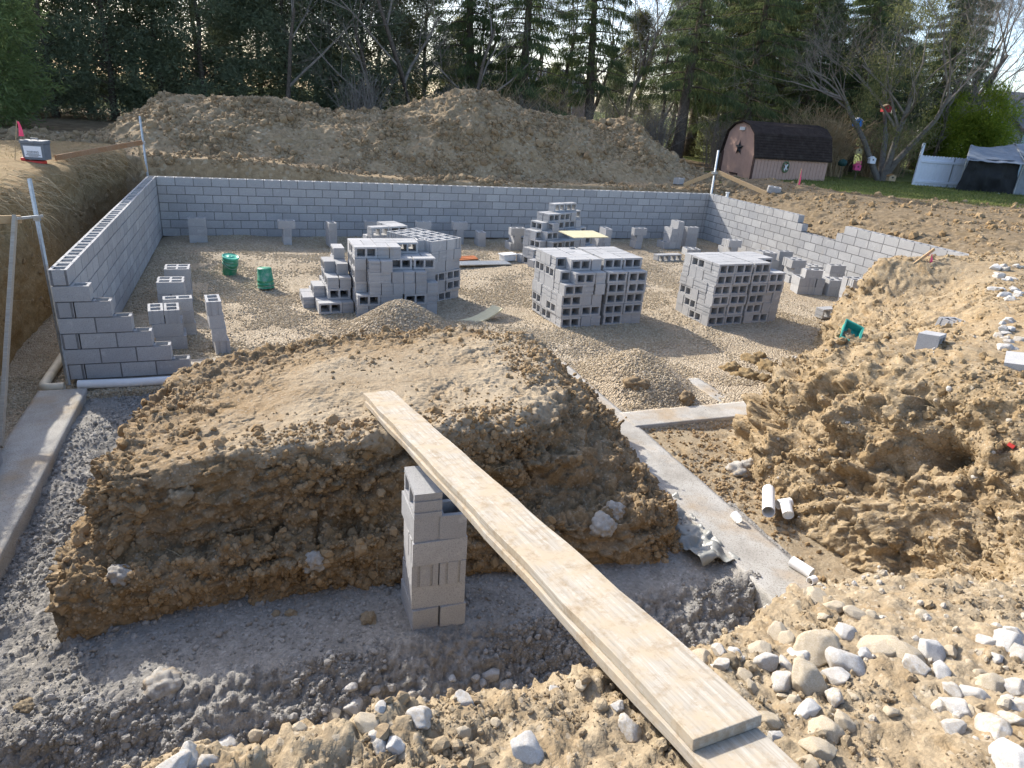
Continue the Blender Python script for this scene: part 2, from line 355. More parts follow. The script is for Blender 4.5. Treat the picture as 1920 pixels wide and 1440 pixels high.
def loft(name, ctrl, amp, nu, nv, disp, mat, closed=False, pw=1., kind='structure', bvh=True):
    C = np.array(ctrl, float); A = np.array(amp, float)
    if A.ndim == 1: A = np.tile(A, (C.shape[0], 1))
    if closed: C = np.concatenate([C[-1:], C, C[:2]]); A = np.concatenate([A[-1:], A, A[:2]])
    tu = spread(C, nu, pw)
    if closed: tu = np.linspace(1, C.shape[0]-2, nu); 
    tv = spread(C.transpose(1, 0, 2), nv, pw)
    P = cr(cr(C, tu).transpose(1, 0, 2), tv).transpose(1, 0, 2); AA = cr(cr(A, tu).T, tv).T
    N = np.cross(np.gradient(P, axis=0), np.gradient(P, axis=1)); N /= np.linalg.norm(N, axis=-1, keepdims=True)+1e-9
    if N[..., 2].mean() < 0: N = -N; flip = True
    else: flip = False
    q = P.reshape(-1, 3); d = disp(q.astype(np.float32)).reshape(nu, nv)
    if closed: d[-1] = d[0]
    P = P+N*(d*AA)[..., None]
    i = np.arange(nu-1)[:, None]*nv+np.arange(nv-1)[None]
    F = np.stack([i, i+nv, i+nv+1, i+1], -1).reshape(-1, 4)
    if flip: F = F[:, ::-1]
    me = np_mesh(name, P.reshape(-1, 3), F, mat, True); o = link(name, me)
    if kind: o['kind'] = kind
    if bvh:
        k = max(1, int(min(nu, nv)/110)); Q = P[::k, ::k]; a, b = Q.shape[:2]; j = np.arange(a-1)[:, None]*b+np.arange(b-1)[None]
        GROUND.append(BVHTree.FromPolygons([tuple(v) for v in Q.reshape(-1, 3)], [tuple(int(x) for x in f) for f in np.stack([j, j+b, j+b+1, j+1], -1).reshape(-1, 4)]))
    return o, P, N
def drop(x, y, top=8.):
    z = None
    for b in GROUND:
        h = b.ray_cast(Vector((x, y, top)), Vector((0, 0, -1)))
        if h[0] is not None and (z is None or h[0].z > z): z = h[0].z
    return 0. if z is None else z
def hit(px, py):
    d = Vector(ray(px, py)).normalized(); best = None
    for b in GROUND:
        h = b.ray_cast(Vector(CAM), d)
        if h[0] is not None and (best is None or h[3] < best[1]): best = (h[0], h[3], h[1])
    return best
def billow(p, sc, o=4, s=0, g=.55):
    v = 0; a = 1; t = 0
    for k in range(o): v = v+a*np.abs(vnoise(p, sc/2.1**k, s+k*5)); t += a; a *= g
    return v/t
def lumps(big=.5, lump=.14, fine=.05, wb=.8, wl=.9, wf=.45, s=3):
    """dug clay: broad heave, creased crumb of all sizes, smooth sheared patches, a few standing clods"""
    def f(p):
        w1 = np.stack([vnoise(p, lump*1.1, 91), vnoise(p, lump*1.1, 92), vnoise(p, lump*1.1, 93)], -1); w2 = np.stack([vnoise(p, lump*.35, 94), vnoise(p, lump*.35, 95), vnoise(p, lump*.35, 96)], -1)
        wq = p+w1*lump*.7+w2*lump*.22
        m = np.clip(vnoise(p, big*.9, s+40)*1.5+.62, .12, 1.25); m3 = np.clip(vnoise(p, big*1.1, s+42)*2.-.35, 0, 1.)
        a = fbm(p, big, 4, s)*wb
        b = (billow(wq, lump*1.9, 5, s+11)-.3)*1.55*wl*m
        c = np.clip(.5-worley(wq, lump*.85, s+10), -.05, .5)*wl*1.15*m3
        r_ = -np.clip(.10-np.abs(vnoise(wq, lump*3.2, s+80)), 0, 1)*3.0*wl*np.clip(m, 0, .8)      # cracks
        return a+b+c+r_+fbm(p, fine, 3, s+60)*wf*.7*np.clip(m, .35, 1)
    return f

def ico(sub):
    bm = bmesh.new(); bmesh.ops.create_icosphere(bm, subdivisions=sub, radius=1); v = np.array([x.co[:] for x in bm.verts]); f = np.array([[y.index for y in x.verts] for x in bm.faces]); bm.free(); return v, f
def scatter(name, pts, size, mat, sub=2, rough=.55, squash=.75, kind='stuff', label=None, cat=None, lift=.25):
    n = len(pts); pts = np.array(pts, np.float32); size = np.broadcast_to(np.asarray(size, np.float32), (n,))
    pts = pts.copy(); pts[:, 2] += size*lift
    me = bpy.data.meshes.new(name); me.vertices.add(n); me.vertices.foreach_set('co', pts.ravel())
    sc = np.stack([size*RS.uniform(.75, 1.25, n), size*RS.uniform(.75, 1.25, n), size*RS.uniform(.6, 1.05, n)], -1)
    ro = RS.uniform(-math.pi, math.pi, (n, 3))
    for an, dat in (('scl', sc), ('rot', ro)):
        a = me.attributes.new(an, 'FLOAT_VECTOR', 'POINT'); a.data.foreach_set('vector', dat.astype(np.float32).ravel())
    o = link(name, me); tag(o, label, cat, None, kind)
    g = bpy.data.node_groups.new(name+'_nodes', 'GeometryNodeTree'); g.interface.new_socket('Geometry', in_out='INPUT', socket_type='NodeSocketGeometry'); g.interface.new_socket('Geometry', in_out='OUTPUT', socket_type='NodeSocketGeometry')
    nd = lambda t: g.nodes.new(t); L = g.links.new
    gi, go = nd('NodeGroupInput'), nd('NodeGroupOutput'); ip = nd('GeometryNodeInstanceOnPoints'); jn = nd('GeometryNodeJoinGeometry')
    for k in range(4):
        ic = nd('GeometryNodeMeshIcoSphere'); ic.inputs['Subdivisions'].default_value = sub; ic.inputs['Radius'].default_value = 1
        sp = nd('GeometryNodeSetPosition'); po = nd('GeometryNodeInputPosition'); no = nd('ShaderNodeTexNoise'); no.noise_dimensions = '4D'; no.inputs['W'].default_value = 3.7*k; no.inputs['Scale'].default_value = .85 if sub < 2 else 1.5; no.inputs['Detail'].default_value = 4
        vs = nd('ShaderNodeVectorMath'); vs.operation = 'SUBTRACT'; vs.inputs[1].default_value = (.5, .5, .5); vm = nd('ShaderNodeVectorMath'); vm.operation = 'SCALE'; vm.inputs['Scale'].default_value = rough*3.2
        L(po.outputs[0], no.inputs['Vector']); L(no.outputs['Color'], vs.inputs[0]); L(vs.outputs[0], vm.inputs[0]); L(ic.outputs[0], sp.inputs[0]); L(vm.outputs[0], sp.inputs['Offset'])
        sm = nd('GeometryNodeSetMaterial'); sm.inputs['Material'].default_value = M[mat]; L(sp.outputs[0], sm.inputs[0])
        gt = nd('GeometryNodeGeometryToInstance'); L(sm.outputs[0], gt.inputs[0]); L(gt.outputs[0], jn.inputs[0])
    L(gi.outputs[0], ip.inputs['Points']); L(jn.outputs[0], ip.inputs['Instance']); ip.inputs['Pick Instance'].default_value = True
    for an, sk in (('rot', 'Rotation'), ('scl', 'Scale')):
        a = nd('GeometryNodeInputNamedAttribute'); a.data_type = 'FLOAT_VECTOR'; a.inputs[0].default_value = an; L(a.outputs[0], ip.inputs[sk])
    L(ip.outputs[0], go.inputs[0]); md = o.modifiers.new('scatter', 'NODES'); md.node_group = g
    me.materials.append(M[mat]); return o
def pick(P, n, keep=None, pw=1.5, patch=.8):        # n points on a lofted sheet, thicker near the camera
    Q = P[:-1, :-1].reshape(-1, 3); e1 = (P[1:, :-1]-P[:-1, :-1]).reshape(-1, 3); e2 = (P[:-1, 1:]-P[:-1, :-1]).reshape(-1, 3)
    a = np.linalg.norm(np.cross(e1, e2), axis=1)/np.maximum(np.linalg.norm(Q-CAM, axis=1), 1.5)**pw
    if keep is not None: a = a*keep(Q)
    if patch: a = a*np.clip(.45+1.3*vnoise(Q, patch, 401)+.5*vnoise(Q, patch*.35, 403), .04, 1.3)
    i = RS.choice(len(Q), n, p=a/a.sum()); u, v = RS.rand(n, 1), RS.rand(n, 1)
    return Q[i]+e1[i]*u+e2[i]*v
def psize(n, lo, hi, k=2.2): return lo+(hi-lo)*RS.rand(n)**k
def pw_size(n, lo, hi, al=2.3): return np.minimum(lo*np.maximum(RS.rand(n), 1e-6)**(-1/al), hi*RS.uniform(.5, 1, n))

# ================================================================== THE GROUND
W, LW, H = 15.75, 9.55, 1.421
# --- lawn and woodland floor: one big sheet with the excavation left open
def yard_z(x, y):
    t = min(1, max(0, (x-1)/9.)); u = min(1, max(0, (x-20)/4.)); return 1.86-.33*t*t*(3-2*t)+.10*u*u*(3-2*u)
xs = [-700, -200, -80, -40, -25, -15, -9, -5, -2.2, 0, 2, 4, 6, 8, 10, 12, 14, 17, 20, 23, 26, 30, 36, 45, 60, 90, 200, 700]
ys = [-300, -80, -40, -24, -17.5, -14, -11, -8, -5, -2.5, 0, 2, 5, 7, 9, 12, 16, 20, 26, 34, 45, 60, 90, 200, 800]
def sheet(name, mat, keep):
    m = MB(); ix = {}
    for i in range(len(xs)-1):
        for j in range(len(ys)-1):
            cx, cy = (xs[i]+xs[i+1])/2, (ys[j]+ys[j+1])/2
            if -2.2 < cx < 17 and -24 < cy < 5: continue
            if -2.2 < cx < 30 and -24 < cy < -2.5: continue
            if -2.2 < cx < 20 and -24 < cy < 2: continue
            if not keep(cx, cy): continue
            q = []
            for a, b in ((i, j), (i+1, j), (i+1, j+1), (i, j+1)):
                if (a, b) not in ix: ix[a, b] = len(m.v); m.v.append((xs[a], ys[b], yard_z(xs[a], ys[b])))
                q.append(ix[a, b])
            m.f.append(tuple(q))
    return tag(m.build(name, mat, smooth=True), kind='structure')
wood_floor = lambda x, y: 7 < y < 26 and x < 24
sheet('lawn', 'lawn', lambda x, y: not wood_floor(x, y)); sheet('woodland_floor', 'leaf_litter', wood_floor)

# --- gravel floor of the excavation
def floor_ctrl():
    X = np.linspace(-1.6, 16.4, 40); Y = np.concatenate([np.linspace(1.4, -7, 22), np.linspace(-7.4, -18, 30)]); C = np.zeros((40, len(Y), 3))
    C[..., 0] = X[:, None]; C[..., 1] = Y[None]
    z = .02*np.sin(C[..., 0]*1.3+C[..., 1]*.7)+.015*np.sin(C[..., 0]*.6-C[..., 1]*1.9)
    z = np.where((C[..., 1] < -9.4), z-.05, z); z = np.where((C[..., 0] < -.1), z-.04, z); C[..., 2] = z; return C
def floor_disp(p):
    x, y = p[:, 0], p[:, 1]
    d = np.sqrt(((x-4.3)/1.05)**2+((y+8.1)/.95)**2); m = .62*np.clip(1-d, 0, 1)**1.1*(1-.14*np.exp(-(d/.2)**2))
    d = np.sqrt(((x-5.0)/1.3)**2+((y+8.2)/.6)**2); m = np.maximum(m, .16*np.clip(1-d, 0, 1))
    a = np.clip(np.minimum(np.minimum((x-6.62)/.5, (8.02-x)/.5), np.minimum((y+11.80)/.35, (-9.9-y)/.7)), 0, 1)
    m = m+a*.10+.36*np.clip(1-np.sqrt(((x-7.3)/.85)**2+((y+10.75)/1.0)**2), 0, 1)**.9
    m = m-.4*np.clip((-9.95-y)/.15, 0, 1)*np.clip((x+.35)/.1, 0, 1)*np.clip((5.95-x)/.15, 0, 1)-.4*np.clip((-12.35-y)/.15, 0, 1)*np.clip((x-5.9)/.1, 0, 1)
    return m+.03*fbm(p, .9, 3, 5)+.006*vnoise(p, .12, 6)
FLO, FP, FN = loft('gravel_floor', floor_ctrl(), np.ones(52), 330, 330, floor_disp, 'gravel', pw=.8)
# --- grey slurry and rough concrete in the trench round the island
def trench_ctrl():
    st = []
    for x in np.linspace(-.3, 6.6, 12):
        fx = min(1, max(0, (x-.5)/.5)); zf = -.045*fx-.2*(1-fx)
        rows = [(-9.95, -.09), (-10.6, -.10), (-11.4, -.12), (-12.4, -.14), (-13.4, -.16), (-14.0, .4*zf-.06), (-14.25, zf), (-15.05, zf), (-15.22, zf-.06), (-15.42, zf-.17-.06*math.sin(x*2.3)), (-15.7, -.28), (-16.3, -.30), (-17.6, -.30), (-19.5, -.3)]
        st.append([(x, y, z) for y, z in rows])
    return st
def slurry_d(p):
    flat = np.clip(np.minimum((p[:, 1]+15.1)/.06, (-14.15-p[:, 1])/.1), 0, 1)*np.clip((p[:, 0]-.95)/.25, 0, 1)
    base = fbm(p, .6, 4, 9)*.75+np.clip(.55-worley(p+.03*np.stack([vnoise(p, .1, 1), vnoise(p, .1, 2), vnoise(p, .1, 3)], -1), .13, 10), -.1, .5)*.4*np.clip(vnoise(p, .5, 12)*1.5+.4, 0, 1)+(.5-worley(p, .035, 14))*.3+fbm(p, .05, 3, 16)*.3
    return base*(1-.72*flat)
TRO, TP, TN = loft('trench_ground', trench_ctrl(), np.array([.1, .1, .11, .12, .12, .12, .12, .13, .2, .24, .2, .16, .14, .1]), 420, 420, slurry_d, 'slurry', pw=1.)
# --- brown floor between the right footing and the right bank
D2 = [[(x, y, -.07+.03*math.sin(3*x+y)) for y in (-12.3, -13, -13.8, -14.6, -15.4, -16.2)] for x in (6.3, 6.8, 7.4, 8.2, 9.2)]
DFO, DFP, DFN = loft('dirt_floor', D2, np.full(6, .06), 130, 150, lumps(.5, .10, .04, .4, .7, .5, 15), 'dirt_tan')
# --- undug island of earth
isl = [  # toe, lower ledge out, ledge in, face, crest, then inwards
 ((.70, -14.36), (1.02, -13.80, .88)), ((1.9, -14.36), (1.95, -13.84, .98)), ((3.1, -14.42), (3.15, -13.90, 1.02)), ((4.4, -14.56), (4.1, -13.78, 1.03)),
 ((5.62, -14.72), (4.55, -13.35, 1.04)), ((5.98, -13.4), (4.98, -12.75, 1.04)), ((6.08, -12.1), (5.18, -12.0, 1.02)), ((5.95, -10.9), (5.05, -11.35, 1.0)),
 ((4.3, -9.7), (4.0, -10.75, .88)), ((2.6, -9.75), (2.6, -10.75, .76)), ((1.15, -10.2), (1.75, -10.95, .66)), ((.82, -11.6), (1.35, -11.75, .72)), ((.62, -13.1), (1.05, -12.9, .80))]
cen = np.array([3.1, -12.3])
ctrl = []; FRONT = {0: .8, 1: 1, 2: 1, 3: .9, 4: .35, 12: .3}
for k, (t, c) in enumerate(isl):
    t = np.array(t); c2 = np.array(c[:2]); z = c[2]; fr = FRONT.get(k, 0); L_ = lambda a: tuple(t+(c2-t)*a)
    top = lambda a, zz: (*(c2+(cen-c2)*a), zz)
    ctrl.append([(*L_(-.05), -.25), (*L_(.10*(1-fr)), .02), (*L_(.16-.13*fr), .20), (*L_(.22-.08*fr), .30+.02*fr), (*L_(.34+.28*fr), .36+.06*(1-fr)-.02*fr), (*L_(.58+.16*fr), .55*z+.03), (*L_(.76+.07*fr), .80*z), (*L_(.93), .965*z), (*L_(1.04), z+.005), top(.14, z+.01), top(.45, .5*z+.5*.97), top(.75, .98), top(.985, .98)])
IA = [.02, .13, .16, .17, .16, .18, .18, .15, .11, .07, .05, .035, .03]
_il = lumps(.42, .13, .045, .75, .95, .42, 21)
def island_d(p):
    wp = p+.05*np.stack([vnoise(p, .15, 191), vnoise(p, .15, 192), vnoise(p, .15, 193)], -1)+.01*np.stack([vnoise(p, .035, 194), vnoise(p, .035, 195), vnoise(p, .035, 196)], -1); fl = np.array([1., 1., 1.4], np.float32)
    d = _il(p)*.8+(shards(wp*fl, .30, 301)*.45+shards(wp*fl, .11, 311)*.4)*np.clip((1.0-p[:, 2])/.15, .12, 1); v = np.clip((.95-p[:, 2])/.2, 0, 1)*np.clip(p[:, 2]/.15, 0, 1); q_ = (p[:, 2]+.12*vnoise(p, .6, 281))/.26; fr_ = q_-np.floor(q_)
    return d+v*np.clip(vnoise(p, .6, 283)*1.5+.3, 0, 1)*(np.where(fr_ < .78, fr_/.78, (1-fr_)/.22)-.5)*.55-v*.8*np.clip(.07-np.abs(vnoise(p*np.array([1, 1, .3], np.float32), .45, 285)), 0, 1)/.07*np.clip(vnoise(p, .9, 287)+.1, 0, 1)
ISO, IP, IN_ = loft('earth_island', ctrl, IA, 760, 380, island_d, 'dirt_island', closed=True)
# --- the bank the photographer stands on and the right-hand bank, one piece of ground
bk = [ # toe, mid, crest, back
 ((-.6, -18.3, -.3), (-.5, -18.5, .8), (-.3, -18.7, 1.75), (-.2, -20.2, 1.9)),
 ((.6, -17.15, -.3), (.8, -17.4, .9), (1.0, -17.75, 1.80), (.9, -19.3, 1.92)),
 ((1.35, -16.85, -.3), (1.45, -17.02, .8), (1.62, -17.36, 1.80), (1.5, -18.8, 1.92)),
 ((2.2, -16.75, -.3), (2.22, -16.95, .8), (2.31, -17.26, 1.70), (2.2, -18.6, 1.93)),
 ((3.0, -16.7, -.3), (3.0, -16.9, .8), (3.0, -17.24, 1.66), (3.0, -18.6, 1.93)),
 ((3.85, -16.55, -.3), (3.82, -16.75, .7), (3.78, -17.14, 1.54), (3.7, -18.6, 1.95)),
 ((4.75, -16.25, -.3), (4.7, -16.5, .6), (4.55, -16.88, 1.42), (4.6, -18.4, 1.93)),
 ((5.55, -15.95, -.25), (5.42, -16.25, .6), (5.2, -16.72, 1.32), (5.5, -18.2, 1.9)),
 ((6.2, -15.85, -.12), (6.1, -16.3, .5), (6.0, -17.05, 1.36), (6.5, -18.5, 1.9)),
 ((6.75, -15.8, -.1), (6.8, -16.4, .5), (7.0, -17.35, 1.42), (7.9, -18.6, 1.92)),
 ((7.0, -15.3, -.1), (7.4, -15.9, .62), (7.9, -16.6, 1.5), (9.2, -17.6, 1.92)),
 ((7.02, -14.6, -.1), (7.48, -14.95, .75), (7.95, -15.4, 1.56), (9.7, -16.3, 1.9)),
 ((7.1, -13.9, -.1), (7.5, -14.1, .78), (8.0, -14.4, 1.52), (10.0, -15.2, 1.84)),
 ((7.25, -13.3, -.1), (7.6, -13.42, .74), (8.15, -13.6, 1.42), (10.2, -14.4, 1.78)),
 ((7.65, -12.65, -.1), (7.95, -12.8, .62), (8.5, -13.0, 1.18), (10.7, -13.8, 1.70)),
 ((8.5, -11.95, -.1), (8.8, -12.15, .42), (9.5, -12.4, .90), (11.4, -12.95, 1.6)),
 ((9.6, -11.1, -.1), (9.9, -11.4, .36), (10.5, -11.75, .80), (12.2, -12.3, 1.6)),
 ((11.1, -10.25, -.1), (11.2, -10.5, .4), (11.6, -10.75, .95), (13.0, -11.6, 1.64)),
 ((11.75, -9.6, -.1), (11.9, -9.82, .8), (12.15, -10.12, 1.58), (13.6, -11.2, 1.72)),
 ((13.3, -9.3, -.1), (13.3, -9.55, .8), (13.45, -9.95, 1.56), (14.5, -11.2, 1.78)),
 ((14.9, -9.1, -.1), (14.85, -9.35, .8), (14.8, -9.65, 1.52), (15.5, -11.0, 1.82)),
 ((16.6, -8.7, .2), (16.5, -8.9, .9), (16.4, -9.15, 1.48), (17.2, -10.5, 1.82))]
ctrl = []
for t, m, c, b in bk:
    t, m, c, b = map(np.array, (t, m, c, b)); d = (b-c)[:2]; d = d/np.linalg.norm(d)
    b2 = np.array([*(b[:2]+d*1.6), b[2]+.04]); b3 = np.array([*(b[:2]+d*8), b[2]+.1])
    ctrl.append([t-np.array([0, 0, .15]), .6*t+.4*m, m, .5*m+.5*c+np.array([0, 0, .04]), c, c*.72+b*.28+np.array([0, 0, .03]), .4*c+.6*b, b, b2, b3])
nb = 9
BA = np.tile(np.array([.05, .15, .17, .16, .12, .10, .09, .085, .08, .08]), (len(bk), 1)); BA[:nb] *= .75; BA[8:17, 1:5] *= 1.8; BA[8:17, 5:] *= 1.35
_nl = lumps(.45, .12, .04, .7, .95, .5, 33)
def bank_d(p):
    wp = p+.02*np.stack([vnoise(p, .06, 191), vnoise(p, .06, 192), vnoise(p, .06, 193)], -1)
    return _nl(p)*.7+shards(wp, .13, 341)*.3+shards(wp, .05, 351)*.26
NBO, NP, NN = loft('earth_bank_near', ctrl[:nb+1], BA[:nb+1], 560, 430, bank_d, 'dirt_tan', pw=1.1)
_rl = lumps(.55, .16, .05, .8, .95, .5, 33)
def right_d(p):
    wp = p+.07*np.stack([vnoise(p, .2, 191), vnoise(p, .2, 192), vnoise(p, .2, 193)], -1)+.012*np.stack([vnoise(p, .04, 194), vnoise(p, .04, 195), vnoise(p, .04, 196)], -1); fl = np.array([1., 1., 1.7], np.float32)
    d = _rl(p)*.55+(shards(wp*fl, .5, 201)*.72+shards(wp*fl, .19, 211)*.3)*np.clip((1.75-p[:, 2])/.35, .25, 1); msk = np.clip(vnoise(p, .8, 171)*1.6+.1, 0, 1)
    w_ = p[:, 2]*.8+p[:, 1]*.55-p[:, 0]*.25+.05*vnoise(p, .4, 173)
    msk = msk*np.clip(vnoise(p, .25, 177)*1.5+.4, 0, 1)
    d = d*(1-.35*msk)+msk*.34*np.abs(np.sin(w_*19+2.2*vnoise(p, .3, 179)))-msk*.15
    q_ = (p[:, 2]+.10*p[:, 1]-.06*p[:, 0]+.10*vnoise(p, .5, 181))/.30; fr_ = q_-np.floor(q_); d = d+np.clip(vnoise(p, .7, 183)*1.4+.45, 0, 1)*(np.where(fr_ < .8, fr_/.8, (1-fr_)/.2)-.5)*.55*np.clip((1.6-p[:, 2])/.5, 0, 1)
    for (cx, cy, cz), r_, a_ in (((7.72, -15.25, 1.05), .19, 1.9), ((7.15, -15.75, .5), .13, .9), ((8.35, -13.9, 1.2), .2, .9), ((9.4, -13.2, 1.15), .22, .9), ((11.8, -10.4, 1.2), .2, .8)):
        d = d-a_*np.exp(-(((p[:, 0]-cx)**2+(p[:, 1]-cy)**2+((p[:, 2]-cz)*1.3)**2)/r_**2)**1.5)
    return d
RBO, RP, RN = loft('earth_bank_right', ctrl[nb-1:], BA[nb-1:], 640, 400, right_d, 'dirt_ochre', pw=1.)
# --- left cut bank
ctrl = []
for y in (-22, -16, -13, -11, -9, -7.5, -6, -4.5, -3, -1.6, -.4, .6, 1.6):
    o_ = .12*math.sin(y*1.7)+(.28 if y > -1.5 else 0)+(.15 if y > .3 else 0)
    ctrl.append([(-1.02+o_*.5, y, -.25), (-1.05+o_*.5, y, .1), (-1.12+o_*.6, y, .7), (-1.20+o_*.8, y, 1.35), (-1.22+o_, y, 1.72), (-1.42+o_, y, 1.93), (-2.0+o_, y, 2.0), (-3.4, y, 1.98), (-6, y, 1.94), (-10, y, 1.8)])
LBO, LP, LN = loft('earth_bank_left', ctrl, [.03, .08, .10, .10, .09, .05, .05, .05, .06, .05], 420, 230, lumps(.5, .16, .06, .7, .8, .45, 43), 'dirt_left')
# --- back cut and the spoil heap behind it
crest = [(-5, 1.86), (-3.4, 1.9), (-2.3, 1.95), (-1.6, 2.12), (-.9, 2.6), (-.15, 3.1), (1, 3.22), (2, 3.26), (3.05, 3.26), (4.3, 3.08), (5.25, 3.08), (6.25, 3.14), (7.1, 3.36), (8.1, 3.68), (9, 3.96), (10.3, 3.74), (11.3, 3.42), (12.5, 3.36), (13.6, 3.2), (15, 3.4), (15.6, 3.0), (16.5, 2.48), (17.9, 1.62), (19.5, 1.56)]
ctrl = []
for x, zc in crest:
    t = min(1, max(0, (x-2.5)/3.)); g = 1.80-.34*t; hh = max(0, zc-g)
    ctrl.append([(x, .62, -.2), (x, .78, .9), (x, .92, g-.12), (x, 1.1, g), (x, 1.75, g+.05), (x, 2.4, g+.05+.30*hh), (x, 3.3, g+.05+.66*hh), (x, 4.1, g+.9*hh), (x, 4.7, zc), (x, 5.4, g+.9*hh), (x, 6.8, g+.4*hh), (x, 8.2, g+.02), (x, 10, g-.1)])
_pl = lumps(.8, .26, .10, .65, .8, .5, 53)
def pile_d(p):
    wp = p+.1*np.stack([vnoise(p, .3, 191), vnoise(p, .3, 192), vnoise(p, .3, 193)], -1)
    return _pl(p)*.75+shards(wp, .55, 321)*.35+shards(wp, .22, 331)*.3
BKO, BP, BN = loft('dirt_pile', ctrl, [.02, .06, .06, .04, .06, .16, .22, .22, .20, .2, .15, .06, .02], 620, 330, pile_d, 'dirt_pile', pw=.6)
# --- spoil outside the right wall, up to the lawn
ctrl = []
for y, xe in ((2.2, 20.5), (1.2, 21), (.2, 21), (-1.0, 22.3), (-2.0, 26), (-2.9, 33), (-4.5, 36), (-6.5, 37), (-8.5, 38), (-11, 40)):
    u = min(1, max(0, (-y-.5)/2.5))
    ctrl.append([(16.0, y, .3), (16.1, y, .85), (16.5, y, 1.12), (17.2, y, 1.36), (18.3, y, 1.56+.08*(1-u)), (19.6, y, 1.62+.14*(1-u)), (.5*(19.6+xe), y+.2*u, 1.62+.06*(1-u)), (xe-.4, y+.3*u, 1.56), (xe+.6, y+.3*u, 1.2)])
OBO, OP, ON = loft('earth_bank_outer', ctrl, [.02, .05, .09, .11, .10, .08, .07, .06, .02], 330, 330, lumps(.7, .22, .08, .8, .8, .5, 63), 'dirt_berm', pw=.7)

# ------------------------------------------------------------------ clods and gravel strewn over it (nobody could count them)
p = pick(FP, 120000, lambda q: ((q[:, 1] > -12.3) & (q[:, 1] < .1) & (q[:, 0] > -1.05) & (q[:, 0] < 15.8) & ~((q[:, 0] > 8.4) & (q[:, 1] < -11.2))).astype(float)*np.clip(.85+1.5*vnoise(q, 1.3, 311)+.6*vnoise(q, .4, 313), .12, 1), 1.2)
scatter('gravel', p, psize(len(p), .009, .021, 1.4), 'pebble', 1, .35, label='tan crushed gravel covering the floor of the excavation', cat='gravel', lift=.2)
p = pick(IP, 24000, lambda q: np.where((np.abs(q[:, 0]-3.1) < 1.5) & (np.abs(q[:, 1]+12.3) < 1.2), .14, 1.), 1.); scatter('soil_crumbs', p, pw_size(len(p), .0065, .055), 'clod_dark', 2, .6, label='crumbly brown soil clods all over the undug earth island', cat='soil', lift=.25)
p = pick(NP, 80000, lambda q: (q[:, 2] > 1.0).astype(float)+.15, 1.7, .22); scatter('soil_crumbs', p, pw_size(len(p), .0026, .028), 'clod_tan', 2, .6, label='tan soil crumbs and grit strewn over the near bank', cat='soil', lift=.3)
p = pick(RP, 36000, None, 1.4); scatter('soil_crumbs', p, pw_size(len(p), .006, .06), 'clod_ochre', 2, .6, label='tan soil clods strewn over the right-hand bank', cat='soil', lift=.25)
p = pick(TP, 60000, lambda q: np.where((q[:, 1] < -14.15) & (q[:, 1] > -15.1) & (q[:, 0] > 1), .25, 1.)*(q[:, 1] > -16.8), 1.2); scatter('concrete_crumbs', p, pw_size(len(p), .0055, .03, 2.6), 'clod_grey', 2, .45, label='grey concrete crumbs and grit on the trench floor', cat='rubble', lift=.25)
p = np.concatenate([pick(NP, 1300, lambda q: (q[:, 2] > 1.2).astype(float)*np.clip(.25+(q[:, 0]-3.2)*.4, .15, 1), 1.6), pick(RP, 900, None, 1.3)]); scatter('pebbles', p, pw_size(len(p), .008, .03, 2.), 'clod_stone', 2, .45, label='pale pebbles and chips scattered over the near and right banks', cat='pebbles', lift=.15)
p = pick(DFP, 5000, None, 1.); scatter('soil_crumbs', p, psize(len(p), .006, .03, 3.), 'clod_dark', 1, .5, label='brown crumbs on the strip beside the right footing', cat='soil', lift=.25)
p = pick(BP, 18000, lambda q: (q[:, 1] > .9).astype(float)*(q[:, 1] < 5.4), .6); scatter('soil_crumbs', p, pw_size(len(p), .016, .15), 'clod_pile', 2, .6, label='lumps of earth covering the big dirt pile behind the wall', cat='soil', lift=.2)
p = pick(OP, 4500, None, .8); scatter('soil_crumbs', p, pw_size(len(p), .018, .12), 'clod_dark', 2, .6, label='earth lumps on the bank outside the right wall', cat='soil', lift=.2)
p = pick(LP, 5000, lambda q: (q[:, 2] < 1.9).astype(float), 1.); scatter('soil_crumbs', p, psize(len(p), .01, .05, 3.), 'clod_dark', 1, .5, label='dark soil lumps on the left cut bank', cat='soil', lift=.2)

# ================================================================== CONCRETE BLOCKS
def block_mesh(name, L=.397, B=.194, Hh=.194, cores=2, groove=False):
    x, y = L/2, B/2; g = .009; a, b = .036, .056
    if groove: out = [(-x, -y), (x, -y)]+[(x-d, v) for v, d in ((-b, 0), (-b, g), (-a, g), (-a, 0), (a, 0), (a, g), (b, g), (b, 0))]+[(x, y), (-x, y)]+[(-x+d, v) for v, d in ((b, 0), (b, g), (a, g), (a, 0), (-a, 0), (-a, g), (-b, g), (-b, 0))]
    else: out = [(-x, -y), (x, -y), (x, y), (-x, y)]
    loops = [out]; wl = .033; cw = (L-wl*(cores+1)-(2*g if groove else 0))/cores; x0 = -x+wl+(g if groove else 0)
    for c in range(cores):
        a = x0+c*(cw+wl); loops.append([(a, -y+wl), (a+cw, -y+wl), (a+cw, y-wl), (a, y-wl)])
    bm = bmesh.new()
    for z in (-Hh/2, Hh/2):
        es = []
        for lp in loops:
            vs = [bm.verts.new((p[0], p[1], z)) for p in lp]
            es += [bm.edges.new((vs[i], vs[(i+1) % len(vs)])) for i in range(len(vs))]
        bmesh.ops.triangle_fill(bm, edges=es, use_beauty=True)
    bm.verts.ensure_lookup_table(); n = sum(len(l) for l in loops); b = 0
    for lp in loops:
        for i in range(len(lp)):
            j = (i+1) % len(lp); bm.faces.new([bm.verts[k] for k in (b+i, b+j, b+j+n, b+i+n)])
        b += len(lp)
    bmesh.ops.recalc_face_normals(bm, faces=bm.faces)
    me = bpy.data.meshes.new(name); bm.to_mesh(me); bm.free(); me.materials.append(M['block']); return me
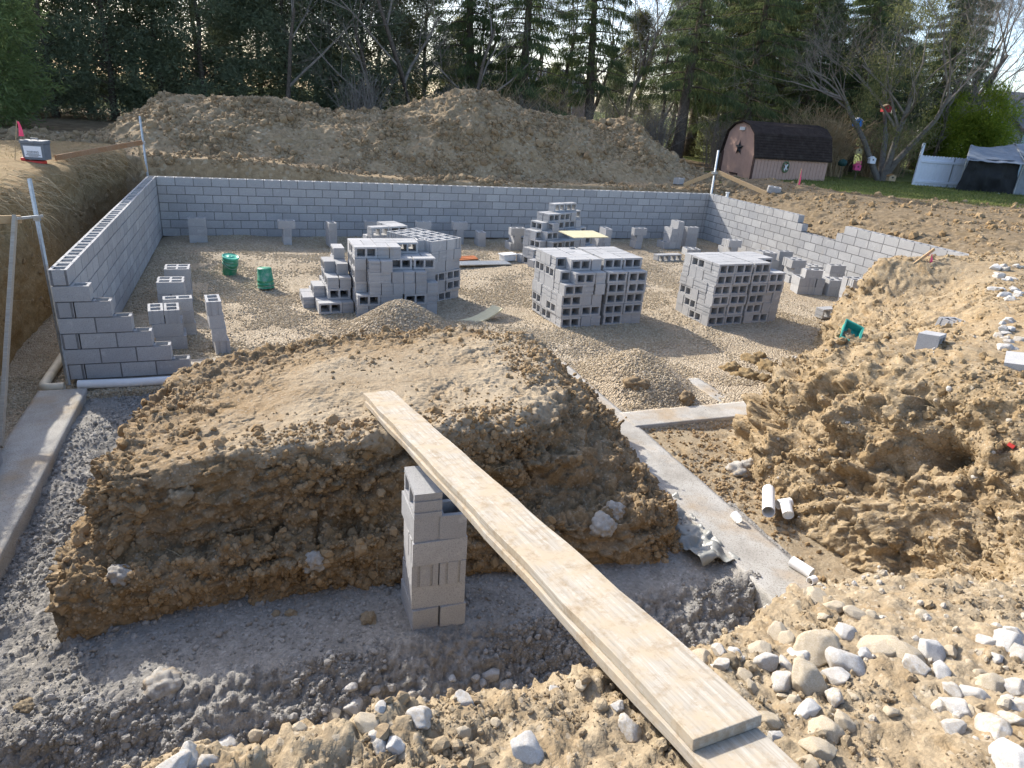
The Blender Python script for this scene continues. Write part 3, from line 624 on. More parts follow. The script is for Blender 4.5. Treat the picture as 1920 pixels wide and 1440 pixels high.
BLK, BLKG, HALF = block_mesh('concrete_block'), block_mesh('concrete_block_grooved', groove=True), block_mesh('concrete_half_block', .194, cores=1)
WBLK, WHALF = block_mesh('wall_block', .390, .194, .188), block_mesh('wall_half_block', .187, .194, .188, 1)
CU = .2032
def wall(name, o, ax, length, c_ranges, label, z0=0., shift=0, halves=True):
    """o: start corner of the inner face; ax: unit vector along; blocks lie to the left of ax. c_ranges[c] = list of (from, to)"""
    root = empty(name, (o[0], o[1], z0), math.atan2(ax[1], ax[0])); tag(root, label, 'wall')
    mo = MB()
    for c, rngs in enumerate(c_ranges):
        for a, b in rngs:
            st = a; first = (c+shift) % 2 and halves
            while st < b-.05:
                rem = b-st
                nxt = CU*(1 if (first and st == a) else 2)
                if rem < nxt*.9: nxt = CU if rem > CU*.7 else rem
                half = nxt < CU*1.5
                k = link('concrete_block', WHALF if half else WBLK, root)
                k.location = (st+nxt/2, .1016+random.uniform(-.0012, .0012), c*CU+.094+.008)
                k.rotation_euler = (0, 0, math.pi if random.random() < .5 else 0)
                if abs(nxt-CU*(1 if half else 2)) > .01: k.scale.x = (nxt-.016)/(.187 if half else .390)
                st += nxt
            zt = (c+1)*CU-.012 if c == len(c_ranges)-1 else (c+1)*CU-.002
            for y in (.012+.0125, .2032-.012-.0125): mo.box(((a+b)/2, y, (c*CU+zt)/2), (b-a-.016, .025, zt-c*CU))
    mo.build('mortar', 'mortar', root); return root
wall('block_wall', (0, 0), (1, 0), W, [[(0, W)]]*7, 'long grey block wall across the back of the excavation, below the dirt pile')
wall('block_wall', (0, -LW), (0, 1), LW+.2, [[(CU+.003 if c % 2 else 0, LW+.2)] for c in range(7)], 'grey block wall along the left side, its open cores in a receding row', halves=False)
wall('block_wall', (W, .2), (0, -1), 9.9, [[(0, 9.9)]]*5+[[(0, 4.46), (5.68, 9.9)], [(0, 4.26), (5.89, 9.9)]], 'pale block wall on the right side with a stepped notch in its top')
wall('block_wall', (-CU, -LW), (1, 0), 1.42, [[(0 if c % 2 else CU+.003, 1.422-CU*c)] for c in range(6)], 'short stepped end of block wall descending like stairs at the near left corner', halves=False)
def box_thing(name, mat, c, d, label, cat, rz=0., bevel=.006, rot=None):
    o = MB().box((0, 0, 0), d).build(name, mat); o.location = c; o.rotation_euler = rot or (0, 0, rz); bev(o, bevel); return tag(o, label, cat)

# ---- loose blocks, every one a thing; those the camera cannot make out are one mass
LOOSE = []     # (pos, euler, mesh, label, group, score)
NUMW = ['fifteenth', 'sixteenth', 'seventeenth', 'eighteenth', 'nineteenth', 'twentieth', 'twenty-first', 'twenty-second']
ORD = ['first', 'second', 'third', 'fourth', 'fifth', 'sixth', 'seventh', 'eighth', 'ninth', 'tenth', 'eleventh', 'twelfth', 'thirteenth', 'fourteenth']
def eul(kind, yaw):
    if kind == 'U': m = Matrix.Identity(3)                                   # cores upright, long across
    elif kind == 'V': m = Matrix.Rotation(math.pi/2, 3, 'Z')                # cores upright, long in depth
    elif kind == 'F': m = Matrix.Rotation(math.pi/2, 3, 'X')                # on its side, cores to the front
    else: m = Matrix.Rotation(math.pi/2, 3, 'Z') @ Matrix.Rotation(math.pi/2, 3, 'X')   # 'S' cores to the side
    return (Matrix.Rotation(yaw, 3, 'Z') @ m).to_euler()
def pile(where, origin, yaw, hmap, seed, pF=.6, top_up=False, group=''):
    """hmap[row][col]: courses per 0.2 m cell, row 0 nearest the camera"""
    rnd = random.Random(seed); nr, nc = len(hmap), len(hmap[0]); c, s_ = math.cos(yaw), math.sin(yaw); cell = .205
    Hm = max(max(r) for r in hmap)
    for k in range(Hm):
        free = {(r, q) for r in range(nr) for q in range(nc) if hmap[r][q] > k}; bl = []
        slip = [rnd.uniform(-.012, .012) for _ in range(3)]
        for r in range(nr):
            for q in range(nc):
                if (r, q) not in free: continue
                ch = (r, q+1) in free; cd_ = (r+1, q) in free
                kd = None
                if ch and cd_: kd = 'h' if rnd.random() < pF else 'd'
                elif ch: kd = 'h'
                elif cd_: kd = 'd'
                cells = [(r, q)]+([(r, q+1)] if kd == 'h' else [(r+1, q)] if kd == 'd' else [])
                for x_ in cells: free.discard(x_)
                up = top_up and all(hmap[a][b] == k+1 for a, b in cells)
                if kd is None: kind = 'H'
                else: kind = ('U' if kd == 'h' else 'V') if up else ('F' if kd == 'h' else 'S')
                bl.append((r, q, cells, kind))
        rows = {}
        for r, q, cells, kind in bl: rows.setdefault(r, []).append((q, cells, kind))
        for r, lst in rows.items():
            lst.sort()
            for i, (q, cells, kind) in enumerate(lst):
                lx = sum(b for a, b in cells)/len(cells)*cell+cell/2+slip[0]+rnd.uniform(-.008, .008); ly = sum(a for a, b in cells)/len(cells)*cell+cell/2+slip[1]+rnd.uniform(-.012, .012)
                pos = (origin[0]+c*lx-s_*ly, origin[1]+s_*lx+c*ly, k*.1975+.0985+(origin[2] if len(origin) > 2 else 0))
                ex = 0
                for a, b in cells:
                    g = lambda aa, bb: hmap[aa][bb] if 0 <= aa < nr and 0 <= bb < nc else 0
                    ex += 1.*(g(a-1, b) <= k)+.8*(hmap[a][b] == k+1)+.6*(g(a, b-1) <= k)+.35*(g(a, b+1) <= k)
                d = math.dist(pos, CAM); row = 'front row' if r == 0 else ORD[r]+' row back'
                lab = f'block, {ORD[k]} course, {row}, {ORD[i]} from left, {where}'
                LOOSE.append((pos, eul('U' if kind == 'H' else kind, yaw+rnd.uniform(-.03, .03)), HALF if kind == 'H' else (BLKG if rnd.random() < .5 else BLK), lab, group, ex/d**1.2))
def stack(where, x, y, yaw, layers, group, z0=0., lean=0., pri=1.):
    """layers: strings, a letter per block set side by side (U wide, V narrow, F/S lying)"""
    n = 0; c, s_ = math.cos(yaw), math.sin(yaw)
    for k, lay in enumerate(layers):
        ox = 0; dx, dy = 0, 0
        parts = lay.split('/')            # '/' separates rows in depth
        yy = 0
        for ip_, part in enumerate(parts):
            cnt = 0; tn = len(part.replace('.', ''))
            tot = sum(.4 if ch in 'UF' else .2 for ch in part if ch != '.')+.2*part.count('.'); ox = -tot/2
            dep = .4 if any(ch in 'VS' for ch in part) else .2
            for ch in part:
                wd = .4 if ch in 'UF' else .2
                if ch != '.':
                    lx = ox+wd/2+random.uniform(-.008, .008)+lean*k; ly = yy+dep/2+random.uniform(-.008, .008)
                    pos = (x+c*lx-s_*ly, y+s_*lx+c*ly, z0+k*.1965+.0975); n += 1
                    lv = 'single' if len(layers) == 1 else 'top' if k == len(layers)-1 else 'bottom' if k == 0 else ORD[k]+' layer'
                    cnt += 1; ps = '' if tn == 1 else (('left ', 'right ') if tn == 2 else ('left ', 'middle ', 'right '))[cnt-1]
                    dp = '' if len(parts) == 1 else ('front ', 'back ')[ip_]
                    lab = f'{lv} {dp}{ps}grey block, {where}'.replace('  ', ' ')
                    LOOSE.append((pos, eul(ch, yaw+random.uniform(-.05, .05)), BLKG if random.random() < .5 else BLK, lab, group, 10*pri))
                ox += wd
            yy += dep
G1 = 'blocks in the pallet stacks'; G2 = 'blocks in small stacks along the walls'
pile('left stepped stack', (3.72, -7.30), .015, [
  [2, 5, 5, 4, 4, 4, 3], [6, 6, 6, 6, 5, 5, 5], [6, 6, 6, 6, 5, 5, 5], [6, 6, 6, 6, 6, 6, 5], [6, 6, 6, 6, 6, 6, 6]], 5, .35, group=G1)
pile('low left steps', (2.88, -7.05), .05, [[0, 1, 1, 1], [0, 1, 3, 3], [1, 2, 3, 4], [1, 2, 4, 4], [1, 1, 4, 5], [0, 1, 2, 5]], 6, .3, group=G1)
pile('stepped stack rear pallet', (5.17, -6.62), .55, [[6, 6, 6, 6], [6, 6, 6, 6], [6, 6, 6, 6], [6, 6, 6, 6], [6, 6, 6, 6], [6, 6, 6, 6]], 8, .5, True, group=G1)
pile('stepped stack back end', (4.3, -5.2), .3, [[6, 6, 6, 6], [5, 5, 6, 6], [4, 5, 6, 6]], 9, .5, group=G1)
pile('middle pallet stack', (7.10, -8.36), .06, [[4, 5, 5, 5], [5, 6, 6, 6], [6, 6, 6, 6], [6, 6, 6, 6], [6, 6, 6, 6], [6, 6, 6, 6]], 15, .66, group=G1)
pile('middle stack right half', (7.98, -8.30), .06, [[5, 5, 5, 5], [6, 6, 6, 6], [6, 6, 6, 6], [6, 6, 6, 6], [6, 6, 6, 6], [6, 6, 6, 6]], 17, .66, group=G1)
pile('right pallet stack', (10.03, -8.62), .07, [[6, 6, 6, 6], [6, 6, 6, 6], [6, 6, 6, 6], [6, 6, 6, 6], [6, 6, 6, 6]], 21, .72, group=G1)
pile('right stack far half', (10.88, -8.56), .07, [[6, 6, 5, 5], [6, 6, 5, 5], [6, 6, 6, 6], [6, 6, 6, 6], [6, 6, 6, 6]], 24, .72, group=G1)
pile('rear stack behind the middle one', (8.35, -3.85), .40, [[1, 1, 2, 3, 3, 3, 3, 3, 3, 2, 2], [0, 2, 3, 4, 5, 3, 3, 4, 4, 3, 3], [0, 2, 4, 5, 6, 6, 6, 6, 6, 5, 4], [0, 1, 4, 5, 6, 6, 7, 7, 7, 7, 6]], 31, .6, group=G1)
sm = [('stack nearest the back left corner', .86, -.85, .03, ['U', 'U', 'U']), ('T-shaped pair two from the back left corner', 2.9, -1.05, .05, ['V', 'V', 'U']),
 ('slim pillar left of the stepped stack by back wall', 3.97, -1.3, .1, ['V', 'V', 'V']), ('wide pile by back wall behind the stepped stack', 5.0, -1.0, 0, ['V', 'V', 'U']),
 ('T-shaped pile against back wall, middle', 7.35, -.95, .0, ['V', 'V', 'U']), ('low slim pair by back wall, middle', 7.85, -1.35, .0, ['V', 'V']),
 ('T-shaped pile just left of the rear stack', 8.7, -1.75, .0, ['VV', 'V', 'UU'.replace('UU', 'U')]), ('stepped pair just right of the rear stack', 11.3, -1.75, .0, ['VV', 'VV', '.V']),
 ('T-shaped pile right of the rear stack', 12.5, -1.6, -.05, ['V', 'V', 'U']), ('tall cluster near the back right corner', 13.65, -1.55, .0, ['VVV', '.VV', '.VV', '..V']),
 ('short pile in the back right corner', 14.45, -1.3, .0, ['U', 'U', 'U']), ('pair lying flat behind the right stack', 12.5, -3.25, .1, ['FF']),
 ('flat row near the right wall', 13.7, -2.6, -.2, ['VV']), ('T-shaped pile by the far right wall', 14.5, -3.3, -.1, ['V', 'V', 'U']),
 ('large cluster along the right wall', 14.35, -4.9, -.15, ['VVV', 'VVV/U', 'VV']), ('tall pair of the right wall cluster', 15.0, -4.75, -.1, ['VV', 'VV', 'U']),
 ('capped pile behind the right stack', 14.55, -5.75, -.08, ['VV', 'V', 'U/U']), ('cluster between right stack and notched wall', 14.1, -6.75, -.3, ['VVV', 'VVV', 'U']),
 ('near cluster along the right wall', 14.75, -7.0, -.3, ['VVV', 'VVV']), ('T-shaped pile nearest the right bank', 14.5, -7.75, -.2, ['VV', 'VV', 'U/U'])]
sm += [('low row against the right wall near the corner', 15.15, -2.35, -.05, ['VV', 'V']), ('row against the right wall below the notch', 15.25, -5.6, -.1, ['VV', 'VV']), ('wide row between cluster and notched wall', 15.2, -6.35, -.2, ['VVV', 'VV', 'U']), ('flat pair by back wall right of the buckets', 6.35, -.95, .0, ['V', 'V', 'U'])]
for n_, x, y, yw, ly in sm: stack(n_, x, y, yw, ly, G2)
stack('far double row by the left wall', .83, -6.05, .02, ['U/U', 'U/U', 'U/U'], G2); stack('second double row by the left wall', .80, -6.95, .0, ['VV', 'VV', 'U/U'], G2)
stack('nearest double row by the left wall', .92, -8.55, .08, ['U/U', 'U/U', 'VV'], G2, lean=-.03); stack('leaning pile behind the nearest left row', 1.0, -7.95, .1, ['U', 'U', 'U'], G2)
stack('slim four-block tower by the left wall', 1.6, -8.85, .12, ['V', 'V', 'V', 'V'], G2, lean=-.02)
stack('lone block on gravel before the right bank', 13.1, -8.45, .1, ['F'], G2)
stack('pier propping the plank', 3.24, -15.02, -.02, ['VV', 'U/U', 'VV', 'U/U', 'VV', 'S.'], 'blocks of the pier under the plank', z0=-.05, pri=5)
stack('at the left edge on the footing', -.42, -12.05, .1, ['V'], 'single blocks lying about', z0=.0, pri=5)
LOOSE.sort(key=lambda b: -b[5])
for pos, e, me, lab, grp, sc in LOOSE[:296]:
    o = link('concrete_block', me); o.location = pos; o.rotation_euler = e; tag(o, lab, 'block', grp)
mm = []
for pos, e, me, lab, grp, sc in LOOSE[296:]: mm.append((Matrix.Translation(pos) @ e.to_matrix().to_4x4(), me))
bm = bmesh.new()
for mt, me in mm:
    k = len(bm.verts); bm.from_mesh(me); bm.verts.ensure_lookup_table(); bmesh.ops.transform(bm, matrix=mt, verts=bm.verts[k:])
me = bpy.data.meshes.new('concrete_blocks'); bm.to_mesh(me); bm.free(); me.materials.append(M['block'])
tag(link('concrete_blocks', me), 'remaining grey blocks deep inside the pallet stacks', 'blocks', None, 'stuff')
# blocks half buried in the banks and on the spoil
def lone(px, py, label, rot, sink=.05, mesh=BLKG):
    h = hit(px, py)[0]; o = link('concrete_block', mesh); o.location = (h.x, h.y, h.z+.1-sink); o.rotation_euler = rot; tag(o, label, 'block', 'single blocks lying about'); return o
lone(1745, 642, 'grey block tilted in the soil halfway up the right bank', (1.5, .12, .5), .10, BLK); lone(1785, 604, 'grey block almost buried flat in the right bank above the tilted one', (.1, .1, .2), .16); lone(1908, 680, 'grey block at the right edge of the picture, sunk in the bank', (1.45, -.05, .6), .15, BLK)
lone(1272, 345, 'grey block holding the left batter board down on the dirt', (0, 0, .5), .0); lone(1450, 362, 'grey block holding the right batter board down before the shed', (.15, .1, -.5), .0)

# ================================================================== FOOTINGS, PIER PLANKS, PIPES
def slab(name, x0, x1, y0, y1, z1, th, label, n=.012, cell=.035):
    nx, ny = max(2, int((x1-x0)/cell)), max(2, int((y1-y0)/cell)); X, Y = np.meshgrid(np.linspace(x0, x1, nx+1), np.linspace(y0, y1, ny+1), indexing='ij')
    Z = np.full_like(X, z1)
    P = [np.stack([X, Y, Z], -1)]
    prof = []                                                     # rounded, rough rim: top grid then skirt
    V = P[0].reshape(-1, 3).copy(); F = []
    i = np.arange(nx)[:, None]*(ny+1)+np.arange(ny)[None]; F = np.stack([i, i+ny+1, i+ny+2, i+1], -1).reshape(-1, 4).tolist()
    rim = [a*(ny+1) for a in range(nx+1)]+[nx*(ny+1)+b for b in range(1, ny+1)]+[a*(ny+1)+ny for a in range(nx-1, -1, -1)]+[b for b in range(ny-1, 0, -1)]
    prev = rim; vs = V.tolist()
    for k in range(1, 6):
        cur = []
        for r_ in rim:
            x, y, z = V[r_]; cur.append(len(vs)); vs.append([x, y, z1-th*k/5.])
        for a in range(len(rim)): b = (a+1) % len(rim); F.append([prev[a], cur[a], cur[b], prev[b]])
        prev = cur
    vs = np.array(vs, np.float32); cx = np.array([(x0+x1)/2, (y0+y1)/2, z1-th/2]); d = (vs-cx); d[:, 2] *= 2; d /= np.linalg.norm(d, axis=1, keepdims=True)+1e-6
    vs = vs+d*(fbm(vs, .35, 3, 71)*n*1.6+(.45-worley(vs, .07, 73))*n)[:, None]
    o = link(name, np_mesh(name, vs, F, 'concrete', True)); return tag(o, label, 'footing')
slab('concrete_footing', -.46, .06, -15.3, -9.85, .0, .24, 'bare concrete footing strip running along the left towards the near corner')
slab('concrete_footing', 5.95, 6.5, -15.75, -9.95, .005, .24, 'long concrete footing strip right of the earth island, dusted with soil')
slab('concrete_footing', 6.44, 8.42, -12.28, -11.86, .012, .22, 'short concrete footing branching right in front of the gravel bed')
slab('concrete_footing', 8.06, 8.30, -12.05, -10.9, -.01, .2, 'thin concrete footing edge on the right of the gravel bed')
slab('concrete_footing', .06, 5.95, -9.72, -9.25, -.012, .2, 'concrete footing passing behind the earth island from the stepped wall')
def plank(name, a0, a1, b0, b1, th, mat, label, bow=0.):
    """a0,a1: far left/right top corners; b0,b1: near left/right top corners"""
    a0, a1, b0, b1 = map(Vector, (a0, a1, b0, b1)); ax = ((b0+b1)/2-(a0+a1)/2); L = ax.length; ax.normalize(); side = ((a1-a0)+(b1-b0)).normalized(); side = (side-ax*side.dot(ax)).normalized(); up = side.cross(ax)*-1
    if up.z < 0: up = -up
    wd = ((a1-a0).length+(b1-b0).length)/2
    m = MB(); n = 40; vs = []
    for i in range(n+1):
        t = i/n; x = t*L; sag = -bow*4*t*(1-t); wob = .004*math.sin(i*.9)+random.uniform(-.0015, .0015)
        for y, z in ((-wd/2+wob, 0), (wd/2+wob, 0), (wd/2+wob, -th), (-wd/2+wob, -th)): vs.append((x, y, z+sag+random.uniform(-.001, .001)))
    fs = [(0, 1, 2, 3), tuple(n*4+k for k in (3, 2, 1, 0))]
    for i in range(n):
        for k in range(4): fs.append((i*4+k, (i+1)*4+k, (i+1)*4+(k+1) % 4, i*4+(k+1) % 4))
    m.add(vs, fs); o = m.build(name, mat); c = (a0+a1)/2
    o.matrix_world = Matrix(((ax.x, side.x, up.x, c.x), (ax.y, side.y, up.y, c.y), (ax.z, side.z, up.z, c.z), (0, 0, 0, 1))); bev(o, .003, 2); return tag(o, label, 'plank', 'scaffold planks')
pz = lambda v, d: (v[0], v[1], v[2]+d)
tF0, tF1, tN0, tN1 = on_z(680, 737, 1.09), on_z(735, 731, 1.09), on_z(1305, 1385, 1.90), on_z(1430, 1340, 1.90)
plank('wood_plank', tF0, tF1, tN0, tN1, .042, 'wood_plank', 'upper weathered scaffold plank bridging from the near bank over the block pier')
e0, e1 = Vector(tF0), Vector(tN0); f0, f1 = Vector(tF1), Vector(tN1); dn = Vector((-.018, 0, -.046))
plank('wood_plank', e0+(e1-e0)*.03+dn, f0+(f1-f0)*.03+dn, e0+(e1-e0)*1.34+dn, f0+(f1-f0)*1.34+dn, .042, 'wood_plank', 'lower scaffold plank under the other one, reaching further towards the camera')
def pipe_thing(name, mat, pts, r_, label, wallt=.006, cat='pipe'):
    m = MB(); n = 18; pts = [Vector(p) for p in pts]
    m.tube(pts, r_, n, False); k = len(m.v); m.tube(pts, r_-wallt, n, False); e = (len(pts)-1)*n
    for t in range(n):
        u = (t+1) % n; m.f += [(t, u, k+u, k+t), (e+t, e+u, k+e+u, k+e+t)]
    return tag(m.build(name, mat, smooth=False), label, cat)
def arc(c, r_, a0, a1, z, n=7): return [(c[0]+r_*math.cos(a0+(a1-a0)*i/n), c[1]+r_*math.sin(a0+(a1-a0)*i/n), z) for i in range(n+1)]
pipe_thing('drain_pipe', 'pipe_cream', [(-.44, -7.2, .0), (-.44, -9.55, .0)]+arc((-.34, -9.66), .1, math.pi, 1.5*math.pi, .0)[1:]+[(-.2, -9.76, .0)], .055, 'cream drain pipe along the left wall with an elbow at the corner')
pipe_thing('drain_pipe', 'pvc', [(-.05, -9.76, .02), (.5, -9.78, .01), (1.15, -9.75, .0)], .055, 'pale dusty drain pipe lying before the stepped wall end')
def pv(px, py, z): v = on_z(px, py, z); return Vector(v)
a, b = pv(1441, 918, .08), pv(1441, 960, .08); pipe_thing('pvc_pipe', 'pvc', [a, b], .062, 'white plastic pipe piece standing highest of the group by the right bank')
a, b = pv(1458, 946, .05), pv(1482, 942, .06); pipe_thing('pvc_pipe', 'pvc', [a, b], .05, 'white plastic pipe stub lying behind the short cap, right group')
a, b = pv(1478, 966, .05), pv(1474, 946, .08); pipe_thing('pvc_pipe', 'pvc', [a, b], .055, 'short white plastic pipe coupling, rightmost of the group by the bank')
a, b = pv(1376, 964, .06), pv(1386, 976, .04); pipe_thing('pvc_pipe', 'pvc', [a, b], .045, 'white pipe end poking out beside the right footing')
a, b = pv(1484, 1052, .05), pv(1522, 1076, .04); pipe_thing('pvc_pipe', 'pvc', [a, b], .05, 'white plastic pipe lying across the near end of the right footing')
a, b = pv(1518, 1090, .03), pv(1528, 1086, .03); pipe_thing('pvc_pipe', 'pvc', [a, b], .035, 'tiny white pipe offcut before the lying pipe')
plank('form_board', (1.15, -9.15, .06), (1.15, -9.4, .06), (2.3, -9.15, .05), (2.3, -9.4, .05), .04, 'wood_grey', 'grey board lying on the footing beside the stepped wall end').__setitem__('group', 'loose boards')
plank('loose_board', (5.38, -7.86, .07), (5.45, -8.11, .07), (6.10, -7.50, .22), (6.27, -7.72, .22), .03, 'wood_ply', 'pale bent board on the gravel right of the gravel heap', .06).__setitem__('group', 'loose boards')
plank('plywood_sheet', (8.75, -4.2, .98), (8.95, -4.75, .92), (9.8, -3.9, .93), (10.0, -4.4, .88), .02, 'wood_ply', 'pale plywood sheet lying on blocks behind the middle stack').__setitem__('group', 'loose boards')

m = MB()
for k in range(4): m.beam((6.6, -3.05+.08*k, .03+.02*(k % 2)), (7.25, -2.9+.09*k, .04), .07, .03)
tag(m.build('brick_bundle', 'orange'), 'orange bars lying on gravel right of the stepped stack', 'bars')
m = MB().box((0, 0, 0), (1.5, .35, .02)); o = tag(m.build('metal_sheet', 'galv'), 'grey blue metal sheet lying on gravel right of the stepped stack', 'sheet'); o.location = (7.15, -3.45, .06); o.rotation_euler = (.03, .02, .12)
m = MB().box((0, 0, .07), (.36, .22, .14)).box((0, 0, .155), (.42, .27, .03)); o = tag(m.build('flat_box', 'white'), 'pale flat-topped box on gravel left of the rear stack', 'box'); o.location = (8.0, -3.0, .02); o.rotation_euler.z = .3; bev(o, .01)
# crumpled plastic beside the right footing
V_ = []; 
g_ = np.array([[(5.62+.012*i, -14.95+.0175*j, .0) for j in range(64)] for i in range(34)], np.float32); q = g_.reshape(-1, 3); q[:, 2] += .08*fbm(q, .3, 3, 81)+.09*np.abs(vnoise(q, .16, 83))+.04*np.abs(vnoise(q, .07, 85))-.05; q[:, 0] += .04*np.sin(q[:, 1]*4)
i = np.arange(33)[:, None]*64+np.arange(63)[None]; tag(link('plastic_sheet', np_mesh('plastic_sheet', q, np.stack([i, i+64, i+65, i+1], -1).reshape(-1, 4), 'cloth_plastic', True)), 'crumpled grey plastic sheet between earth island and right footing', 'sheet').modifiers.new('th', 'SOLIDIFY').thickness = .004
# buckets
def bucket(loc, tilt, label, lid=True, inv=False):
    root = empty('bucket', loc); root.rotation_euler = tilt; tag(root, label, 'bucket', 'green buckets')
    prof = [(.0, 0), (.128, 0), (.132, .01), (.143, .22), (.152, .225), (.152, .245), (.144, .25), (.146, .29), (.155, .292), (.155, .312), (.147, .315), (.150, .365), (.158, .37), (.158, .378), (.145, .378), (.13, .03), (0, .03)]
    if inv: prof = [(r_, .378-z) for r_, z in prof]
    MB().lathe(prof, 28).build('body', 'bucket_green', root, True)
    if lid: MB().lathe([(.163, .366), (.165, .392), (.15, .397), (.146, .385), (.05, .388), (.048, .396), (.02, .396), (.018, .389), (0, .389)], 28).build('lid', 'lid_green', root, True)
    hz = .05 if inv else .30
    MB().tube([(.158*math.cos(t), .158*math.sin(t)-.0, hz-.13*math.sin(t-math.pi) if not inv else hz+.0) for t in [math.pi+.05+i*(math.pi-.1)/10 for i in range(11)]], .004, 6).build('handle', 'galv', root, True)
bucket((1.6, -4.02, .0), (.2, .06, .4), 'green lidded bucket standing on the gravel, the farther of two')
bucket((2.28, -5.12, .0), (-.04, .02, 1.2), 'green bucket turned upside down on the gravel, the nearer of two', False, True)
h = hit(1592, 628)[0]; root = empty('crate', (h.x, h.y, h.z-.02)); root.scale = (.8, .6, .4); root.rotation_euler = (.35, -.3, .7); tag(root, 'teal open crate half sunk in the right bank edge', 'crate')
m = MB()
for c, d in (((0, -.16, .08), (.46, .015, .22)), ((0, .16, .08), (.46, .015, .22)), ((-.225, 0, .08), (.015, .30, .22)), ((.225, 0, .08), (.015, .30, .22)), ((0, 0, -.02), (.44, .3, .015))): m.box(c, d)
m.build('body', 'teal', root); MB().box((0, -.178, .185), (.5, .02, .025)).box((0, .178, .185), (.5, .02, .025)).box((-.245, 0, .185), (.02, .33, .025)).box((.245, 0, .185), (.02, .33, .025)).build('rim', 'lid_green', root)

# ================================================================== ROCKS
def rock_mesh(k):
    v, f = ico(4); p = v.astype(np.float32)+k*7.3
    rs = np.random.RandomState(k+50); d = 1+.26*fbm(p, .95, 3, k)+.03*fbm(p, .22, 2, k+9); v = v*d[:, None]
    for _ in range(15):
        n = rs.normal(size=3); n /= np.linalg.norm(n); h_ = rs.uniform(.55, .9); t = v@n-h_; v = v-np.outer(np.clip(t, 0, None)*.95, n)
    v = v*(1+.07*fbm(v.astype(np.float32)+k, .35, 3, k+3)+.03*vnoise(v.astype(np.float32)+k, .09, k+5))[:, None]
    v = v*np.array([1.35, 1.08, .86]); return np_mesh('rock', v, f, 'stone_white' if k < 5 else 'stone_tan', True)
ROCKS = [rock_mesh(k) for k in range(9)]
rk = {'rubble right of the plank end': '1348,1213,30,w 1352,1236,36,w 1380,1219,28,w 1427,1207,50,t 1437,1233,44,w 1460,1178,52,t 1477,1195,34,t 1528,1200,84,t 1498,1223,44,w 1588,1228,74,w 1622,1222,30,w 1585,1175,36,w 1648,1202,62,t 1700,1207,66,t 1473,1240,36,w 1465,1268,48,w 1515,1265,76,t 1565,1260,54,w 1565,1300,50,w 1488,1310,30,t 1515,1318,54,w 1543,1355,66,t 1582,1345,44,t 1537,1393,62,t 1440,1343,46,t 1455,1378,36,w 1513,1425,40,t 1395,1262,38,t 1312,1225,44,t 1410,1285,26,t 1500,1340,24,t 1670,1325,36,t 1600,1300,24,t 1470,1300,24,t 1730,1150,30,t 1560,1130,40,t 1530,1110,44,t 1600,1145,34,t 1545,1150,30,t',
 'white rocks at the lower right edge': '1745,1210,52,w 1718,1240,56,w 1765,1248,46,w 1850,1196,36,w 1886,1197,48,w 1868,1228,28,w 1905,1180,40,w 1912,1218,40,w 1868,1276,66,t 1905,1278,40,w 1828,1290,46,w 1785,1286,40,w 1797,1315,66,w 1890,1306,26,w 1908,1312,42,w 1787,1360,42,w 1862,1355,72,w 1905,1340,46,w 1900,1410,86,w 1780,1215,30,t 1840,1260,24,t 1820,1330,26,t',
 'stones along the near bank edge': '656,1283,26,w 703,1290,22,w 735,1287,20,w 665,1313,42,w 690,1345,48,t 713,1322,30,w 787,1335,54,w 710,1388,36,w 740,1390,36,w 708,1372,32,w 870,1305,42,w 848,1268,20,w 922,1258,34,w 905,1276,22,w 892,1268,18,w 950,1281,34,w 987,1395,60,w 1043,1292,34,w 1158,1318,28,w 1180,1355,52,w 425,1385,42,w 355,1410,52,w 388,1420,42,w 325,1430,64,w 870,1368,28,t 812,1292,30,t 620,1335,34,t 770,1300,24,w 560,1360,30,t 480,1375,28,t 1090,1280,24,t 930,1350,22,t',
 'small white rocks high on the right bank': ' '.join(f'{random.randint(1862, 1916)},{random.randint(495, 565)},{random.randint(14, 24)},w' for _ in range(20))+' '+' '.join(f'{random.randint(1872, 1916)},{random.randint(595, 655)},{random.randint(15, 26)},w' for _ in range(14))}
for where, txt in rk.items():
    lst = sorted(tuple(q.split(',')) for q in txt.split()); lst.sort(key=lambda q: int(q[0])); cnt = {}
    for q in lst:
        px, py, dm = int(q[0]), int(q[1]), int(q[2]); h = hit(px, py+dm*.25)
        if h is None: continue
        t = (h[0]-Vector(CAM)).dot(Vector(FW)); r_ = dm/2/FPX*t*.95
        k = random.choice([0, 1, 2, 3, 4] if q[3] == 'w' else [5, 6, 7, 8]); o = link('rock', ROCKS[k]); o.location = h[0]+Vector((0, 0, r_*random.uniform(-.12, .22))); o.scale = (r_*random.uniform(.95, 1.1), r_*random.uniform(.85, 1.1), r_*random.uniform(.85, 1.1))
        o.rotation_euler = (random.uniform(-.5, .5), random.uniform(-.5, .5), random.uniform(0, 6.28))
        sz = 'big' if dm > 60 else 'fist-sized' if dm > 38 else 'small'; cl = 'white' if q[3] == 'w' else 'tan'
        cnt[sz, cl] = cnt.get((sz, cl), 0)+1; n = cnt[sz, cl]
        nm = ORD[n-1] if n <= len(ORD) else ['fifteenth', 'sixteenth', 'seventeenth', 'eighteenth', 'nineteenth', 'twentieth', 'twenty-first', 'twenty-second', 'twenty-third', 'twenty-fourth', 'twenty-fifth', 'twenty-sixth', 'twenty-seventh', 'twenty-eighth', 'twenty-ninth', 'thirtieth', 'thirty-first', 'thirty-second', 'thirty-third', 'thirty-fourth', 'thirty-fifth'][n-15]
        tag(o, f'{sz} {cl} rock, {nm} such from left, {where}', 'rock', where)
